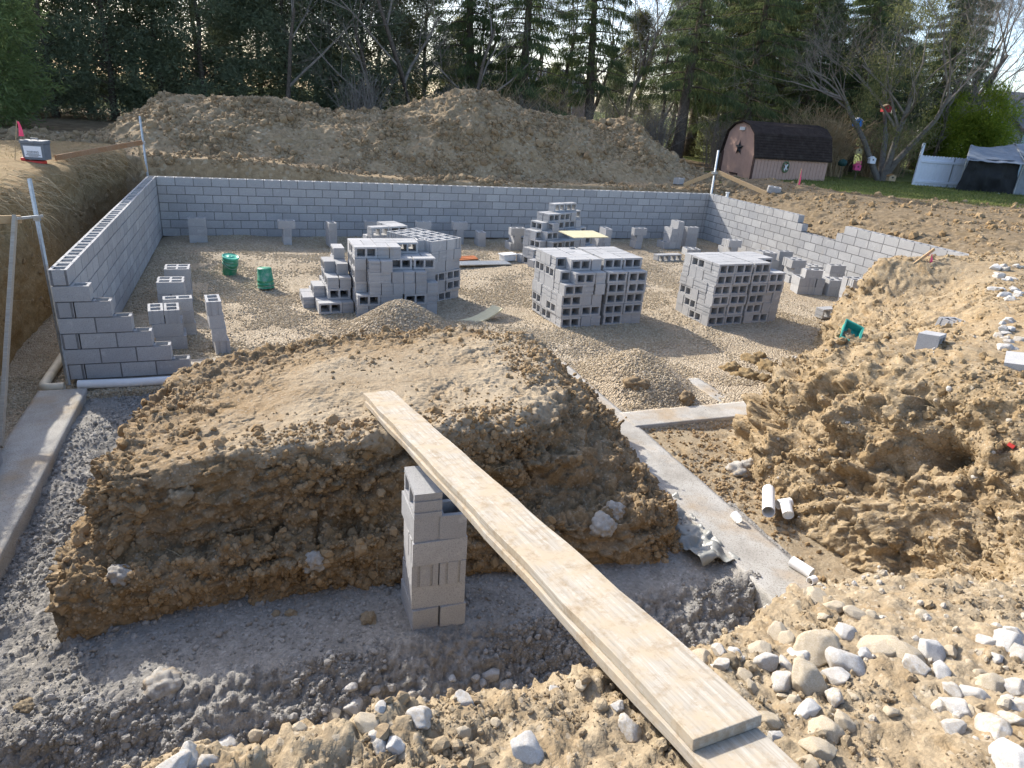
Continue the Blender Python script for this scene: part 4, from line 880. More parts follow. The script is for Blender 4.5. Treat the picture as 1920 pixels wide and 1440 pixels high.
def clod(px, py, dm, mat, label, cat='clod'):
    h = hit(px, py); t = (h[0]-Vector(CAM)).dot(Vector(FW)); r_ = dm/2/FPX*t
    v, f = ico(4); p = v.astype(np.float32)+px; v = v*(1+.5*fbm(p, 1., 3, px % 97)+.5*(.5-worley(p, .55, 3))+.22*(.5-worley(p, .2, 5)))[:, None]*np.array([1.1, .9, .75])
    o = link('earth_clod', np_mesh('earth_clod', v, f, mat, True)); o.location = h[0]-Vector((0, 0, r_*.1)); o.scale = (r_*.95,)*3; o.rotation_euler.z = random.random()*6; return tag(o, label, cat)
for a in ((1195, 720, 42, 'dirt_island', 'dark earth clod lying on the gravel bed'), (1285, 748, 40, 'dirt_island', 'earth clod at the near rim of the gravel bed'),
          (1372, 692, 44, 'dirt_left', 'leftmost dark clod of the lumps at the right bank foot'), (1404, 706, 52, 'dirt_left', 'largest dark clod of the lumps at the right bank foot'), (1438, 690, 46, 'dirt_left', 'upper right clod of the lumps at the right bank foot'), (1405, 676, 36, 'dirt_left', 'small back clod of the lumps at the right bank foot'), (1432, 712, 30, 'dirt_left', 'small near clod of the lumps at the right bank foot'), (1425, 668, 26, 'dirt_left', 'tiny farthest clod of the lumps at the right bank foot'),
          (1385, 885, 50, 'concrete', 'grey concrete lump by the right bank foot'), (1405, 872, 34, 'concrete', 'smaller grey concrete lump behind the other one'),
          (336, 925, 54, 'dirt_tan', 'pale ochre clod stuck to the island front face'), (590, 1052, 46, 'concrete', 'pale grey concrete splash low on the island front'), (225, 1075, 48, 'concrete', 'grey concrete lump on the island ledge at left'), (1150, 955, 40, 'concrete', 'grey concrete lump on the right corner of the island'), (1130, 985, 56, 'concrete', 'large grey concrete lump at the island front right corner'),
          (46, 1325, 36, 'dirt_tan', 'round ochre clod alone on the grey trench floor'), (545, 1150, 22, 'dirt_tan', 'small ochre clod on the flat grey footing'), (517, 1150, 16, 'dirt_tan', 'tiny ochre clod left of the other on the grey footing'), (690, 1160, 36, 'dirt_tan', 'ochre clod just left of the pier'), (305, 1285, 70, 'concrete', 'grey concrete lump jutting from the trench floor at left'), (1370, 1240, 40, 'dirt_tan', 'earth clod beside the plank')): clod(*a)

# ================================================================== BATTER BOARDS, FLAGS, TOOL BOX
def pole_set(name, label, top, bot, r_=.024):
    root = empty(name, tuple(bot)); tag(root, label, 'pole', 'batter board poles'); d = Vector(top)-Vector(bot)
    MB().tube([(0, 0, 0), tuple(d)], r_, 4).build('post', 'galv', root)
    return root, d
def board_thing(p, q, wd, th, mat, label, name='batter_board'): 
    o = MB().beam((0, 0, 0), tuple(Vector(q)-Vector(p)), th, wd).build(name, mat); o.location = p; bev(o, .003); return tag(o, label, 'board', 'batter boards')
r_, d = pole_set('corner_pole', 'steel pole with clamp at the far left wall corner', at_t(262, 218, 16.2), at_t(277, 330, 16.3)); MB().box(tuple(d*.56), (.09, .07, .06)).build('clamp', 'galv', r_)
board_thing(at_t(104, 296, 13.5), at_t(266, 267, 16.1), .10, .035, 'wood_red', 'reddish batter board running from the tool box to the far left pole')
board_thing(at_t(259, 270, 16.0), at_t(274, 322, 16.2), .05, .035, 'wood_board', 'yellow wooden stake leaning at the far left pole')
r_, d = pole_set('corner_pole', 'tall steel pole leaning at the near left wall corner', at_t(55, 335, 8.35), at_t(129, 722, 8.62)); MB().box(tuple(d*.81), (.07, .06, .04)).build('clamp', 'galv', r_)
board_thing(at_t(28, 406, 7.95), at_t(1, 838, 7.0), .075, .04, 'wood_grey', 'upright weathered wooden stake at the left picture edge'); board_thing(at_t(-60, 413, 7.7), at_t(40, 411, 8.02), .09, .035, 'wood_board', 'level batter board entering from the left picture edge')
board_thing(at_t(30, 410, 7.94), at_t(80, 405, 8.36), .03, .02, 'galv', 'metal bracket tying the stake to the near left pole', 'clamp_bracket')
r_, d = pole_set('corner_pole', 'steel pole at the far right wall corner', at_t(1347, 282, 21.95), at_t(1333, 366, 21.9), .032); MB().box(tuple(d*.5), (.16, .12, .08)).build('clamp', 'galv', r_)
board_thing(at_t(1345, 322, 21.95), at_t(1282, 347, 22.4), .12, .04, 'wood_board', 'batter board sloping left from the far right pole'); board_thing(at_t(1347, 323, 21.9), at_t(1437, 363, 20.7), .12, .04, 'wood_board', 'batter board sloping right from the far right pole towards the shed')
o = MB().box((0, 0, .07), (.07, .05, .14)).box((0, 0, .14), (.11, .06, .03)).build('line_block', 'white'); o.location = (15.85, -.75, 1.42); tag(o, 'small white line block standing on the far right wall', 'line block')
def flag(p, q, label, fl=.22, mat='wood_board', rr=.008):
    p, q = Vector(p), Vector(q); root = empty('marker_flag', tuple(p)); tag(root, label, 'flag', 'pink marker flags'); d = q-p
    MB().tube([(0, 0, 0), tuple(d)], rr, 6).build('stake', mat, root); m = MB(); n = 5; vs = []
    for i in range(n+1):
        t = i/n; c = d*(.98)+Vector((.018+.05*t*(1-t)+.015*t, .01*math.sin(6*t), -fl*t)); w_ = .014+.028*t
        vs += [tuple(c+Vector((-w_, 0, 0))), tuple(c+Vector((w_, .008, 0)))]
    m.add(vs, [(2*i, 2*i+1, 2*i+3, 2*i+2) for i in range(n)]); o = m.build('ribbon', 'pink', root); o.modifiers.new('t', 'SOLIDIFY').thickness = .002
hf = hit(28, 300)[0]; tf = (hf-Vector(CAM)).dot(Vector(FW)); flag(hf, at_t(31, 226, tf), 'pink flag on a thin stake beside the tool box at left', .26); flag(at_t(315, 296, 19.2), at_t(315, 277, 19.2), 'low pink flag at the foot of the dirt pile', .22, rr=.02)
flag(at_t(1494, 352, 22.5), at_t(1503, 316, 22.5), 'pink flag on a stake standing before the shed wall', .5, rr=.014)
h = hit(1716, 492)[0]; b2 = board_thing(tuple(h-Vector((.05, 0, .05))), at_t(1752, 467, (h-Vector(CAM)).dot(Vector(FW))), .05, .025, 'wood_board', 'pointed wooden stake leaning on the right bank top', 'wooden_stake'); b2['group'] = 'survey stakes'
hh = hit(1742, 492)[0]; flag(tuple(hh), tuple(hh+Vector((.0, 0, .14))), 'pink ribbon by the leaning stake on the right bank', .16, rr=.006)
# tool box
h = hit(72, 304)[0]; root = empty('tool_box', (h.x, h.y, h.z+.05), -.22); root.scale = (.70, .75, .92); tag(root, 'grey plastic tool box with white warning label, on the left bank', 'tool box')
m = MB(); wb, wt, dp, hb = .27, .285, .17, .31
m.add([(-wb, -dp, 0), (wb, -dp, 0), (wb, dp, 0), (-wb, dp, 0), (-wt, -dp-.01, hb), (wt, -dp-.01, hb), (wt, dp+.01, hb), (-wt, dp+.01, hb)], [(3, 2, 1, 0), (4, 5, 6, 7), (0, 1, 5, 4), (1, 2, 6, 5), (2, 3, 7, 6), (3, 0, 4, 7)])
bev(m.build('body', 'plastic_grey', root), .012); bev(MB().box((0, 0, .345), (.60, .38, .065)).build('lid', 'plastic_grey', root), .012); bev(MB().box((0, -.2, .34), (.12, .03, .05)).build('latch', 'plastic_grey', root), .005); MB().tube([(-.09, 0, .375), (-.09, 0, .41), (.09, 0, .41), (.09, 0, .375)], .012, 8).build('handle', 'plastic_grey', root)
lb = MB().add([(-.215, -.1785, .055), (.215, -.1785, .055), (.22, -.1855, .27), (-.22, -.1855, .27)], [(0, 1, 2, 3)]).build('label', 'label_white', root)
def text(body, size, loc, par, mat, rot=(math.pi/2, 0, 0)):
    c = bpy.data.curves.new('lettering', 'FONT'); c.body = body; c.size = size; c.align_x = 'CENTER'; t_ = bpy.data.objects.new('lettering', c); COL.objects.link(t_)
    me = bpy.data.meshes.new_from_object(t_); bpy.data.objects.remove(t_); me.materials.clear(); me.materials.append(M[mat]); o = link('lettering', me, par); o.location = loc; o.rotation_euler = rot; return o
text('WARNING', .062, (0, -.187, .135), lb, 'ink')
for k, w_ in enumerate((.30, .36, .24)): MB().box((0, -.1845, .118-.022*k), (w_, .003, .008)).build('print_line', 'ink', lb)
o = MB().box((0, 0, -.02), (.40, .3, .07)).box((-.27, 0, .02), (.10, .26, .12)).build('instrument_case', 'red'); o.location = (h.x-.02, h.y-.05, h.z+.02); o.scale = (.7, .75, .8); o.rotation_euler.z = -.22; bev(o, .015); tag(o, 'red case squashed under the grey tool box', 'case')

# ================================================================== TREES
def tri_obj(name, T, mat, parent=None):
    T = np.asarray(T, np.float32); n = len(T); return link(name, np_mesh(name, T.reshape(-1, 3), np.arange(n*3).reshape(-1, 3), mat), parent)
def sprays(p, d, ln, wd, rs):
    n = len(p); d = d/np.linalg.norm(d, axis=1, keepdims=True); s_ = np.cross(d, rs.normal(size=(n, 3))); s_ /= np.linalg.norm(s_, axis=1, keepdims=True)+1e-6
    mid = p+d*(ln*.35)[:, None]
    return np.stack([p, mid+s_*(wd/2)[:, None], p+d*ln[:, None]], 1)
def trunk_mb(h_, r0, lean=(0, 0), n=9, seg=9, seed=0, top=.12):
    rn = random.Random(seed); pts = []; rad = []
    for i in range(seg+1):
        t = i/seg; pts.append((lean[0]*t+rn.uniform(-.05, .05)*(t > 0), lean[1]*t+rn.uniform(-.05, .05)*(t > 0), h_*t-.1)); rad.append(r0*((1-t)*(1+.35*math.exp(-t*14))+top*t))
    return MB().tube(pts, rad, n), pts
def hedge_tree(seed, h_, R_, n, lmat):
    rs = np.random.RandomState(seed); root = empty('evergreen_tree')
    trunk_mb(h_*.9, .14, seed=seed)[0].build('trunk', 'bark', root, True)
    m = MB(); nc = 230; zc = h_*(.03+.97*rs.rand(nc)**.9); t = zc/h_
    rad = R_*np.clip(1.05-t**2.2, .08, 1)*np.where(t < .12, .75, 1); a = rs.rand(nc)*6.283; rr = rad*np.sqrt(.12+.88*rs.rand(nc)); C = np.stack([rr*np.cos(a), rr*np.sin(a), zc], -1)
    for i in range(0, nc, 3): m.tube([(0, 0, max(.2, C[i, 2]-.5)), tuple(C[i]*np.array([.55, .55, 1])-np.array([0, 0, .15])), tuple(C[i])], [.03, .02, .006], 3, False)
    m.build('branches', 'bark', root)
    k = rs.randint(0, nc, n); sg = .20+.16*rs.rand(nc); off = rs.normal(size=(n, 3))*sg[k][:, None]*np.array([1, 1, .8])
    P = C[k]+off; out = P*np.array([1, 1, 0]); out /= np.linalg.norm(out, axis=1, keepdims=True)+1e-3
    d = out*.7+rs.normal(size=(n, 3))*.6+np.array([0, 0, -.15])
    tri_obj('crown', sprays(P, d, rs.uniform(.12, .30, n), rs.uniform(.05, .11, n), rs), lmat, root); return root
def spruce_tree(seed, h_, R_, nb_, per, lmat, bare=2.2, lean=(0, 0)):
    rs = np.random.RandomState(seed); root = empty('spruce_tree'); mb, pts = trunk_mb(h_, .27, lean, 10, seed=seed); mb.build('trunk', 'bark', root, True); m = MB(); P = []; D = []; Ln = []
    for i in range(nb_):
        z = bare+(h_-bare-.2)*(i/nb_)**.9; t = z/h_; L_ = R_*(1.1-t)*rs.uniform(.7, 1.15)+.25; a = i*2.4+rs.uniform(-.4, .4); b = np.array([lean[0]*t, lean[1]*t, z]); dr = np.array([math.cos(a), math.sin(a), 0]); bp = [b+dr*L_*u+np.array([0, 0, .25*u-L_*.24*u*u*1.6+(.15*u**4*L_)]) for u in np.linspace(0, 1, 6)]
        m.tube([tuple(q) for q in bp], [.045*(1-t)+.015, .035*(1-t)+.012, .02, .014, .01, .005], 4, False)
        npb = int(per*(.35+L_/R_)); u = rs.rand(npb)**.7; bb = np.array(bp); ii = np.minimum((u*5).astype(int), 4); ff = (u*5-ii)[:, None]; q = bb[ii]*(1-ff)+bb[ii+1]*ff
        sd = np.array([-dr[1], dr[0], 0]); sw = rs.normal(size=npb)*(.10+.30*(1-u))*L_*.4; q = q+sd*sw[:, None]+np.array([0, 0, -1])*(np.abs(sw)*.25+rs.rand(npb)*.15)[:, None]
        P.append(q); D.append(np.array([0, 0, -1.])+dr*.35+rs.normal(size=(npb, 3))*.35); Ln.append(rs.uniform(.16, .5, npb)*(.6+.4*L_/R_))
    m.build('branches', 'bark', root); P, D, Ln = map(np.concatenate, (P, D, Ln)); tri_obj('crown', sprays(P, D, Ln, rs.uniform(.035, .085, len(P)), rs), lmat, root); return root
def bare_tree(seed, h_, r0, name='bare_tree', mat='twig', spread_=.55, depth=5, stems=1, lean0=.08):
    rn = random.Random(seed); root = empty(name); tr = MB(); tw = MB()
    def grow(p, d, L_, r_, lv):
        pts = [p]; rad = [r_]; n = 4 if lv < 3 else 2
        for i in range(n):
            d = (d+Vector((rn.gauss(0, .11), rn.gauss(0, .11), rn.gauss(.03, .08)))).normalized(); p = p+d*L_/n; pts.append(p); rad.append(r_*(1-.55*(i+1)/n))
        (tr if lv == 0 else tw).tube([tuple(q) for q in pts], rad, 8 if lv == 0 else 5 if lv == 1 else 3, False)
        if lv >= depth: return
        for k in range(rn.randint(2, 4) if lv else rn.randint(4, 6)):
            t = rn.uniform(.35, 1.) if lv else rn.uniform(.3, 1.); j = min(n-1, int(t*n)); q = pts[j]+(pts[j+1]-pts[j])*(t*n-j) if j < n else pts[-1]
            ax = Vector((rn.gauss(0, 1), rn.gauss(0, 1), rn.gauss(.25, .5))).normalized(); nd = (d*(1-spread_*.6)+ax*spread_).normalized()
            grow(q, nd, L_*rn.uniform(.5, .75), max(.0045, rad[j]*rn.uniform(.4, .6)), lv+1)
    for s_ in range(stems):
        a = s_*6.283/max(1, stems)+rn.random(); sp = lean0+(.35 if stems > 1 else 0); grow(Vector((0, 0, -.1)), Vector((math.cos(a)*sp, math.sin(a)*sp, 1)).normalized(), h_*.55, r0, 0)
    tr.build('trunk', 'bark_grey' if mat == 'twig_grey' else 'bark', root, True); tw.build('crown', 'twig' if mat == 'twig_grey' else mat, root); return root
def shrub(seed, h_, R_, n, mat):
    rs = np.random.RandomState(seed); root = empty('bare_shrub'); m = MB()
    for i in range(n):
        a = rs.rand()*6.283; L_ = h_*rs.uniform(.5, 1); sp = R_*rs.rand(); b = np.array([rs.normal()*.25, rs.normal()*.25, 0]); e = b+np.array([math.cos(a)*sp, math.sin(a)*sp, L_]); mid = (b+e)/2+np.array([-math.cos(a)*sp*.2, -math.sin(a)*sp*.2, .1*L_])
        m.tube([tuple(b), tuple(mid), tuple(e)], [.012, .009, .004], 3, False)
        for _ in range(3):
            q = mid+(e-mid)*rs.rand(); m.tube([tuple(q), tuple(q+rs.normal(size=3)*np.array([.25, .25, .2])+np.array([0, 0, .2]))], [.006, .003], 3, False)
    m.build('stems', mat, root); return root
def copy_tree(o):
    c = o.copy(); COL.objects.link(c)
    for ch in o.children:
        k = ch.copy(); COL.objects.link(k); k.parent = c
    return c
USED = set()
def plant(src, x, y, label, cat='tree', group=None, s_=1., rz=None, sz=None, mat=None, z=None, tilt=None):
    o = src if src.name not in USED else copy_tree(src); USED.add(src.name); USED.add(o.name)
    o.location = (x, y, (z if z is not None else yard_z(x, y))-.05); o.rotation_euler = (*(tilt or (0, 0)), random.random()*6.28 if rz is None else rz); o.scale = (s_, s_, sz or s_); tag(o, label, cat, group)
    if mat:
        for ch in o.children:
            if ch.name.startswith('crown'): ch.material_slots[0].link = 'OBJECT'; ch.material_slots[0].material = M[mat]
    return o
HT = [hedge_tree(k, 10, 2.1, 30000, 'leaf_hedge') for k in (1, 2, 3)]; ST = [spruce_tree(11, 13, 3.4, 90, 330, 'leaf_spruce'), spruce_tree(12, 13, 3.0, 80, 330, 'leaf_spruce', 3.0, (1.2, .3))]
BT = [bare_tree(21, 11, .14, depth=6), bare_tree(22, 10, .11, spread_=.65, depth=6), bare_tree(23, 12, .16, spread_=.5, depth=6)]; SB = [shrub(31, 2.6, 1.3, 110, 'twig'), shrub(32, 2.2, 1.5, 110, 'twig_tan')]
gh = 'dense evergreens behind the dirt pile'
for i in range(11): plant(HT[i % 3], -10.2+1.75*i+random.uniform(-.3, .3), 15.6+random.uniform(-.7, .9)-.02*i, f'{ORD[i]} dense dark evergreen from the left in the row behind the dirt pile', 'tree', gh, random.uniform(.88, 1.04))
for i, (x, y, s_, mt) in enumerate(((8.9, 17.0, .72, 'leaf_ivy'), (10.6, 17.8, .8, None), (12.6, 18.6, .6, 'leaf_ivy'), (14.8, 18.0, .5, None), (17.0, 16.4, .42, 'leaf_ivy'), (19.6, 14.6, .45, None), (22.0, 17.2, .7, 'leaf_ivy'))): plant(HT[i % 3], x, y, f'{ORD[i]} ivy-clad bushy tree from the left behind the pile peak', 'tree', 'ivy-clad bushes in the wood', s_, mat=mt)
for i in range(9): plant(HT[(i+1) % 3], -12.5+2.6*i+random.uniform(-.5, .5), 19.5+random.uniform(-.6, .9), f'{ORD[i]} tall evergreen from the left in the back row of the thicket', 'tree', gh, random.uniform(1.0, 1.15))
for i in range(6): plant(HT[i % 3], -26+2.9*i, 11+random.uniform(-1, 1)+.6*i, f'{ORD[i]} evergreen from the left beyond the left bank', 'tree', gh, random.uniform(.8, 1.))
PT = hedge_tree(5, 8, 2.0, 30000, 'leaf_pine')
plant(PT, -5.3, 7.4, 'bright feathery green conifer at the left picture edge', 'tree', None, .95); plant(ST[0], -10.5, 13.5, 'dark conifer rising behind the bright one at the left edge', 'tree', None, .8)
gs = 'spruces standing behind the dirt pile and shed'
for (x, y, k, s_, lab) in ((13.9, 12.6, 0, .95, 'thick-trunked drooping spruce behind the dirt pile peak'), (12.2, 14.6, 1, .9, 'drooping spruce just left of the thick-trunked one'), (16.9, 11.6, 1, .92, 'slim spruce trunk right of the dirt pile peak'), (20.4, 9.6, 1, 1.0, 'leaning dark spruce left of the shed'), (23.6, 9.2, 0, .9, 'drooping spruce just behind the shed gable'), (27.0, 12.5, 0, 1.05, 'broad spruce above the shed roof'), (24.8, 15.2, 1, 1.0, 'tall spruce farther back behind the shed'), (31.5, 11.0, 0, 1.0, 'dark spruce behind the birdhouse tree'), (35.2, 12.8, 1, .95, 'spruce right of the birdhouse tree'), (29.3, 16.5, 1, 1.1, 'far spruce above the right of the shed')):
    plant(ST[k], x, y, lab, 'tree', gs, s_, mat=('leaf_ivy' if 'broad' in lab or 'far spruce' in lab else None))
for (x, y, k, s_, lab, mt) in ((36.6, 10.4, 0, .85, 'dark spruce standing before the bare trees at right', None), (39.4, 13.5, 1, .95, 'spruce rising behind the green bushes', None), (33.0, 17.5, 0, 1.15, 'big far spruce behind the birdhouse tree', 'leaf_ivy'), (27.6, 9.6, 1, .72, 'low spruce between shed and birdhouse tree', None), (30.4, 9.4, 1, .8, 'lower dark spruce right behind the birdhouse tree', None), (36.8, 16.5, 0, 1.0, 'far spruce beyond the green bushes', None)): plant(ST[k], x, y, lab, 'tree', gs, s_, mat=mt)
for i, (x, y, s_, mt) in enumerate(((25.6, 13.6, .8, 'leaf_ivy'), (28.2, 13.8, .9, 'leaf_ivy'), (31.6, 14.2, .85, None), (34.2, 10.6, .62, None), (26.2, 19.5, 1., None), (30.5, 20.5, 1.05, 'leaf_ivy'))): plant(HT[i % 3], x, y, f'{ORD[i]} bushy evergreen from the left in the mixed wood behind the shed', 'tree', 'bushy evergreens behind the shed', s_, mat=mt)
gb = 'bare winter trees of the woodland'
bl = [(11.0, 11.2), (9.2, 12.4), (12.8, 17.2), (14.8, 15.4), (16.0, 18.5), (17.8, 14.2), (18.6, 11.6), (19.6, 17.0), (21.6, 13.2), (22.4, 18.2), (25.8, 17.8), (10.6, 19.0), (7.4, 13.3), (3.6, 13.0), (13.4, 20.5), (18.0, 20.8), (20.5, 21.5), (11.8, 15.2), (15.6, 12.8), (23.5, 22.5)]
for i, (x, y) in enumerate(sorted(bl)): plant(BT[i % 3], x, y, f'{(ORD+NUMW)[i]} bare deciduous tree from the left in the woodland behind', 'tree', gb, random.uniform(.75, 1.05))
for i, (x, y, s_) in enumerate(((34.5, 8.2, .9), (36.2, 7.6, .8), (37.8, 9.5, 1.0), (40.0, 10.5, 1.0), (43.5, 15.5, 1.1), (41.0, 13.0, 1.1), (46.5, 18.0, 1.2), (52, 22, 1.3))): plant(BT[(i+1) % 3], x, y, f'{ORD[i]} bare tree from the left above fence and tarp shelter', 'tree', 'bare trees at the right', s_)
gq = 'leafless brush under the trees'
sp_ = [(6.5, 11.0), (8.6, 10.6), (10.2, 10.2), (12.0, 10.4), (13.2, 10.0), (15.0, 10.2), (16.2, 9.6), (17.8, 9.4), (18.9, 8.9), (19.4, 10.4), (21.9, 8.6), (14.2, 11.6), (24.9, 7.2), (25.8, 6.6)]
for i, (x, y) in enumerate(sp_): plant(SB[i % 2 if i < 11 else 1], x, y, f'{ORD[i]} clump of bare brush from the left behind pile and shed', 'shrub', gq, random.uniform(.9, 1.35))
for i, (x, y) in enumerate(((26.2, 6.2), (26.9, 7.0), (29.0, 6.4), (29.8, 7.2), (28.3, 8.0), (31.2, 7.6))): plant(SB[1], x, y, f'{ORD[i]} clump of tan reedy brush around the birdhouse tree', 'shrub', 'tan brush at the birdhouse tree', random.uniform(1., 1.3))
# birdhouse tree: several gnarled stems with ivy
bt = bare_tree(41, 7.6, .15, 'birdhouse_tree', 'twig_grey', .6, 5, 4, .1); tb = at_t(1650, 345, 30); plant(bt, tb[0], tb[1], 'gnarled grey many-stemmed bare tree hung with birdhouses', 'tree', None, 1.0, 0.6)
rs = np.random.RandomState(4); n = 9000; k = rs.randint(0, 40, n); cc = np.stack([rs.normal(size=40)*1.3, rs.normal(size=40)*1.0, rs.uniform(1.5, 7.2, 40)], -1); q = cc[k]+rs.normal(size=(n, 3))*.3
o = tri_obj('ivy', sprays(q, rs.normal(size=(n, 3))+np.array([0, 0, -.8]), rs.uniform(.1, .25, n), rs.uniform(.03, .08, n), rs), 'leaf_ivy', bt)
gbush = empty('green_bush'); rs = np.random.RandomState(9); n = 22000; nc = 120; u = rs.normal(size=(nc, 3)); u /= np.linalg.norm(u, axis=1, keepdims=True); C = u*np.array([1.5, 1.4, 2.0])*(.3+.85*rs.rand(nc, 1))+np.array([0, 0, 2.0]); C[:, 2] = np.clip(C[:, 2], .2, 9); k = rs.randint(0, nc, n); q = C[k]+rs.normal(size=(n, 3))*.22
tri_obj('crown', sprays(q, (q-np.array([0, 0, 1.6]))*.5+rs.normal(size=(n, 3))*.8, rs.uniform(.1, .24, n), rs.uniform(.05, .11, n), rs), 'leaf_bush', gbush); trunk_mb(2.2, .1, seed=3)[0].build('trunk', 'bark', gbush)
plant(gbush, 35.0, 6.4, 'bright yellow-green leafy bush behind the tarp shelter', 'bush', None, .88, sz=1.0); plant(gbush, 36.0, 9.2, 'second yellow-green bush, behind and right of the first', 'bush', None, .95)
# roots and dry grass hanging over the left cut, grass tufts on the lawns
def strands(name, base, d0, ln, wd, mat, label, cat, sag=.5):
    n = len(base); d0 = d0/np.linalg.norm(d0, axis=1, keepdims=True); V = []; seg = 4; p = base.copy(); d = d0.copy(); s_ = np.cross(d0, RS.normal(size=(n, 3))); s_ /= np.linalg.norm(s_, axis=1, keepdims=True)+1e-6; rows = []
    for i in range(seg+1):
        w_ = (wd*(1-.7*i/seg))[:, None]; rows.append((p-s_*w_, p+s_*w_)); d = d+np.array([0, 0, -sag/seg])+RS.normal(size=(n, 3))*.12; d /= np.linalg.norm(d, axis=1, keepdims=True); p = p+d*(ln/seg)[:, None]
    V = np.stack([r for pr in rows for r in pr], 1); F = []; b = np.arange(n)[:, None]*(2*seg+2)
    F = np.concatenate([b+np.array([[2*i, 2*i+1, 2*i+3, 2*i+2]]) for i in range(seg)]); return tag(link(name, np_mesh(name, V.reshape(-1, 3), F, mat)), label, cat, None, 'stuff')
p = pick(LP, 5200, lambda q: ((q[:, 2] > 1.45) & (q[:, 2] < 2.05) & (q[:, 0] > -1.7)).astype(float)*(q[:, 1] < .5), 1.); n = len(p); strands('root_strands', p, np.stack([RS.uniform(.3, 1., n), RS.normal(size=n)*.5, RS.uniform(-.3, .35, n)], -1), RS.uniform(.15, .7, n)*RS.uniform(.5, 1.2, n), RS.uniform(.002, .0055, n), 'root', 'dry roots and straw hanging over the left cut bank', 'roots', 1.1)
p = pick(LP, 260, lambda q: ((q[:, 2] > .5) & (q[:, 2] < 1.6)).astype(float), 1.); n = len(p); strands('root_strands', p, np.stack([RS.uniform(.5, 1., n), RS.normal(size=n)*.8, RS.normal(size=n)*.6], -1), RS.uniform(.1, .45, n), RS.uniform(.001, .003, n), 'root', 'thin roots poking out of the left cut face', 'roots', .8)
p = pick(LP, 9000, lambda q: ((q[:, 2] > 1.8) & (q[:, 0] < -1.2)).astype(float), 1.2); n = len(p); strands('dry_grass', p, np.stack([RS.normal(size=n)*.6, RS.normal(size=n)*.6, np.ones(n)], -1), RS.uniform(.03, .11, n), RS.uniform(.002, .005, n), 'grass_dry', 'short dry grass on top of the left bank', 'grass', .5)
p = np.concatenate([pick(NP, 160, lambda q: (q[:, 2] > 1.2).astype(float), 1.4), pick(RP, 200, None, 1.2), pick(IP, 90, None, 1.)]); n = len(p); p[:, 2] += .012; strands('twigs', p, np.stack([RS.normal(size=n), RS.normal(size=n), RS.uniform(.0, .5, n)], -1), RS.uniform(.04, .22, n), RS.uniform(.0012, .0035, n), 'root', 'thin roots and twigs lying about in the dug soil', 'twigs', .5)
n = 16000; x = RS.uniform(20.5, 36, n); y = RS.uniform(-3, 4.5, n); z = np.array([yard_z(a, b) for a, b in zip(x, y)]); strands('grass', np.stack([x, y, z], -1), np.stack([RS.normal(size=n)*.4, RS.normal(size=n)*.4, np.ones(n)], -1), RS.uniform(.04, .10, n), RS.uniform(.006, .013, n), 'grass', 'green lawn grass in front of the fence and tarp shelter', 'grass', .4)
for px, py, L_ in ((1510, 470, 0),): pass

# ================================================================== SHED, FENCE, TARP SHELTER, HOUSES, BIRDHOUSES
shed = empty('shed', (20.42, 4.06, 1.35), -.08); tag(shed, 'pinkish brown gambrel-roofed garden shed with black star on its gable', 'shed')
GW, GL, EZ = 2.3, 3.35, 1.09                     # gable width (y), length (x), eave height
prof = [(0, 0), (0, EZ), (.22, 1.85), (.62, 2.13), (GW/2, 2.24), (GW-.62, 2.13), (GW-.22, 1.85), (GW, EZ), (GW, 0)]
m = MB(); vs = [(0, y, z) for y, z in prof]+[(GL, y, z) for y, z in prof]; n = len(prof); m.add(vs, [tuple(range(n)), tuple(range(2*n-1, n-1, -1))]+[(i, (i+1) % n, (i+1) % n+n, i+n) for i in range(n)]); m.build('wall', 'shed_wall', shed)
nb_ = 22
for i in range(nb_):                             # grooved siding of the long side, board by board
    w_ = GL/nb_; MB().box((w_*(i+.5), -.008, EZ/2), (w_-.012, .02, EZ-.02)).build('siding_board', 'shed_wall', shed)
roofp = [(-.10, EZ-.06), (.20, 1.90), (.60, 2.19), (GW/2, 2.31), (GW-.60, 2.19), (GW-.20, 1.90), (GW+.10, EZ-.06)]
m = MB()
for (y0, z0), (y1, z1) in zip(roofp[:-1], roofp[1:]):
    m.add([(-.1, y0, z0), (GL+.1, y0, z0), (GL+.1, y1, z1), (-.1, y1, z1), (-.1, y0, z0-.05), (GL+.1, y0, z0-.05), (GL+.1, y1, z1-.05), (-.1, y1, z1-.05)], [(0, 1, 2, 3), (7, 6, 5, 4), (0, 3, 7, 4), (1, 5, 6, 2), (0, 4, 5, 1), (3, 2, 6, 7)])
rf = m.build('roof', 'shingle', shed)
for k in range(9):                               # shingle courses on the near slope
    t = (k+.5)/9; y0, z0, y1, z1 = -.10, EZ-.06, .20, 1.90; MB().box((GL/2, y0+(y1-y0)*t-.012, z0+(z1-z0)*t), (GL+.19, .018, .088), Matrix.Rotation(-.33, 3, 'X')).build('shingle_course', 'shingle', rf)
for (y, zt) in ((0, EZ), (GW, EZ)): MB().box((-.02, y, zt/2), (.05, .10, zt)).build('corner_trim', 'shed_trim', shed)
MB().box((-.03, GW/2, 2.0), (.03, .34, .12)).build('vent', 'white', shed)
m = MB(); st = []
for i in range(10): a = math.pi/2+i*math.pi/5; rr = .30 if i % 2 == 0 else .125; st.append((-.03, GW/2+rr*math.cos(a), 1.28+rr*math.sin(a)))
m.add(st+[(-.09, GW/2, 1.28)], [(i, (i+1) % 10, 10) for i in range(10)]); m.build('star', 'star_black', shed)
MB().box((-.02, GW/2+.1, .30), (.05, .55, .05)).box((-.015, GW/2-.15, .14), (.03, .04, .3)).build('shelf', 'shed_trim', shed)
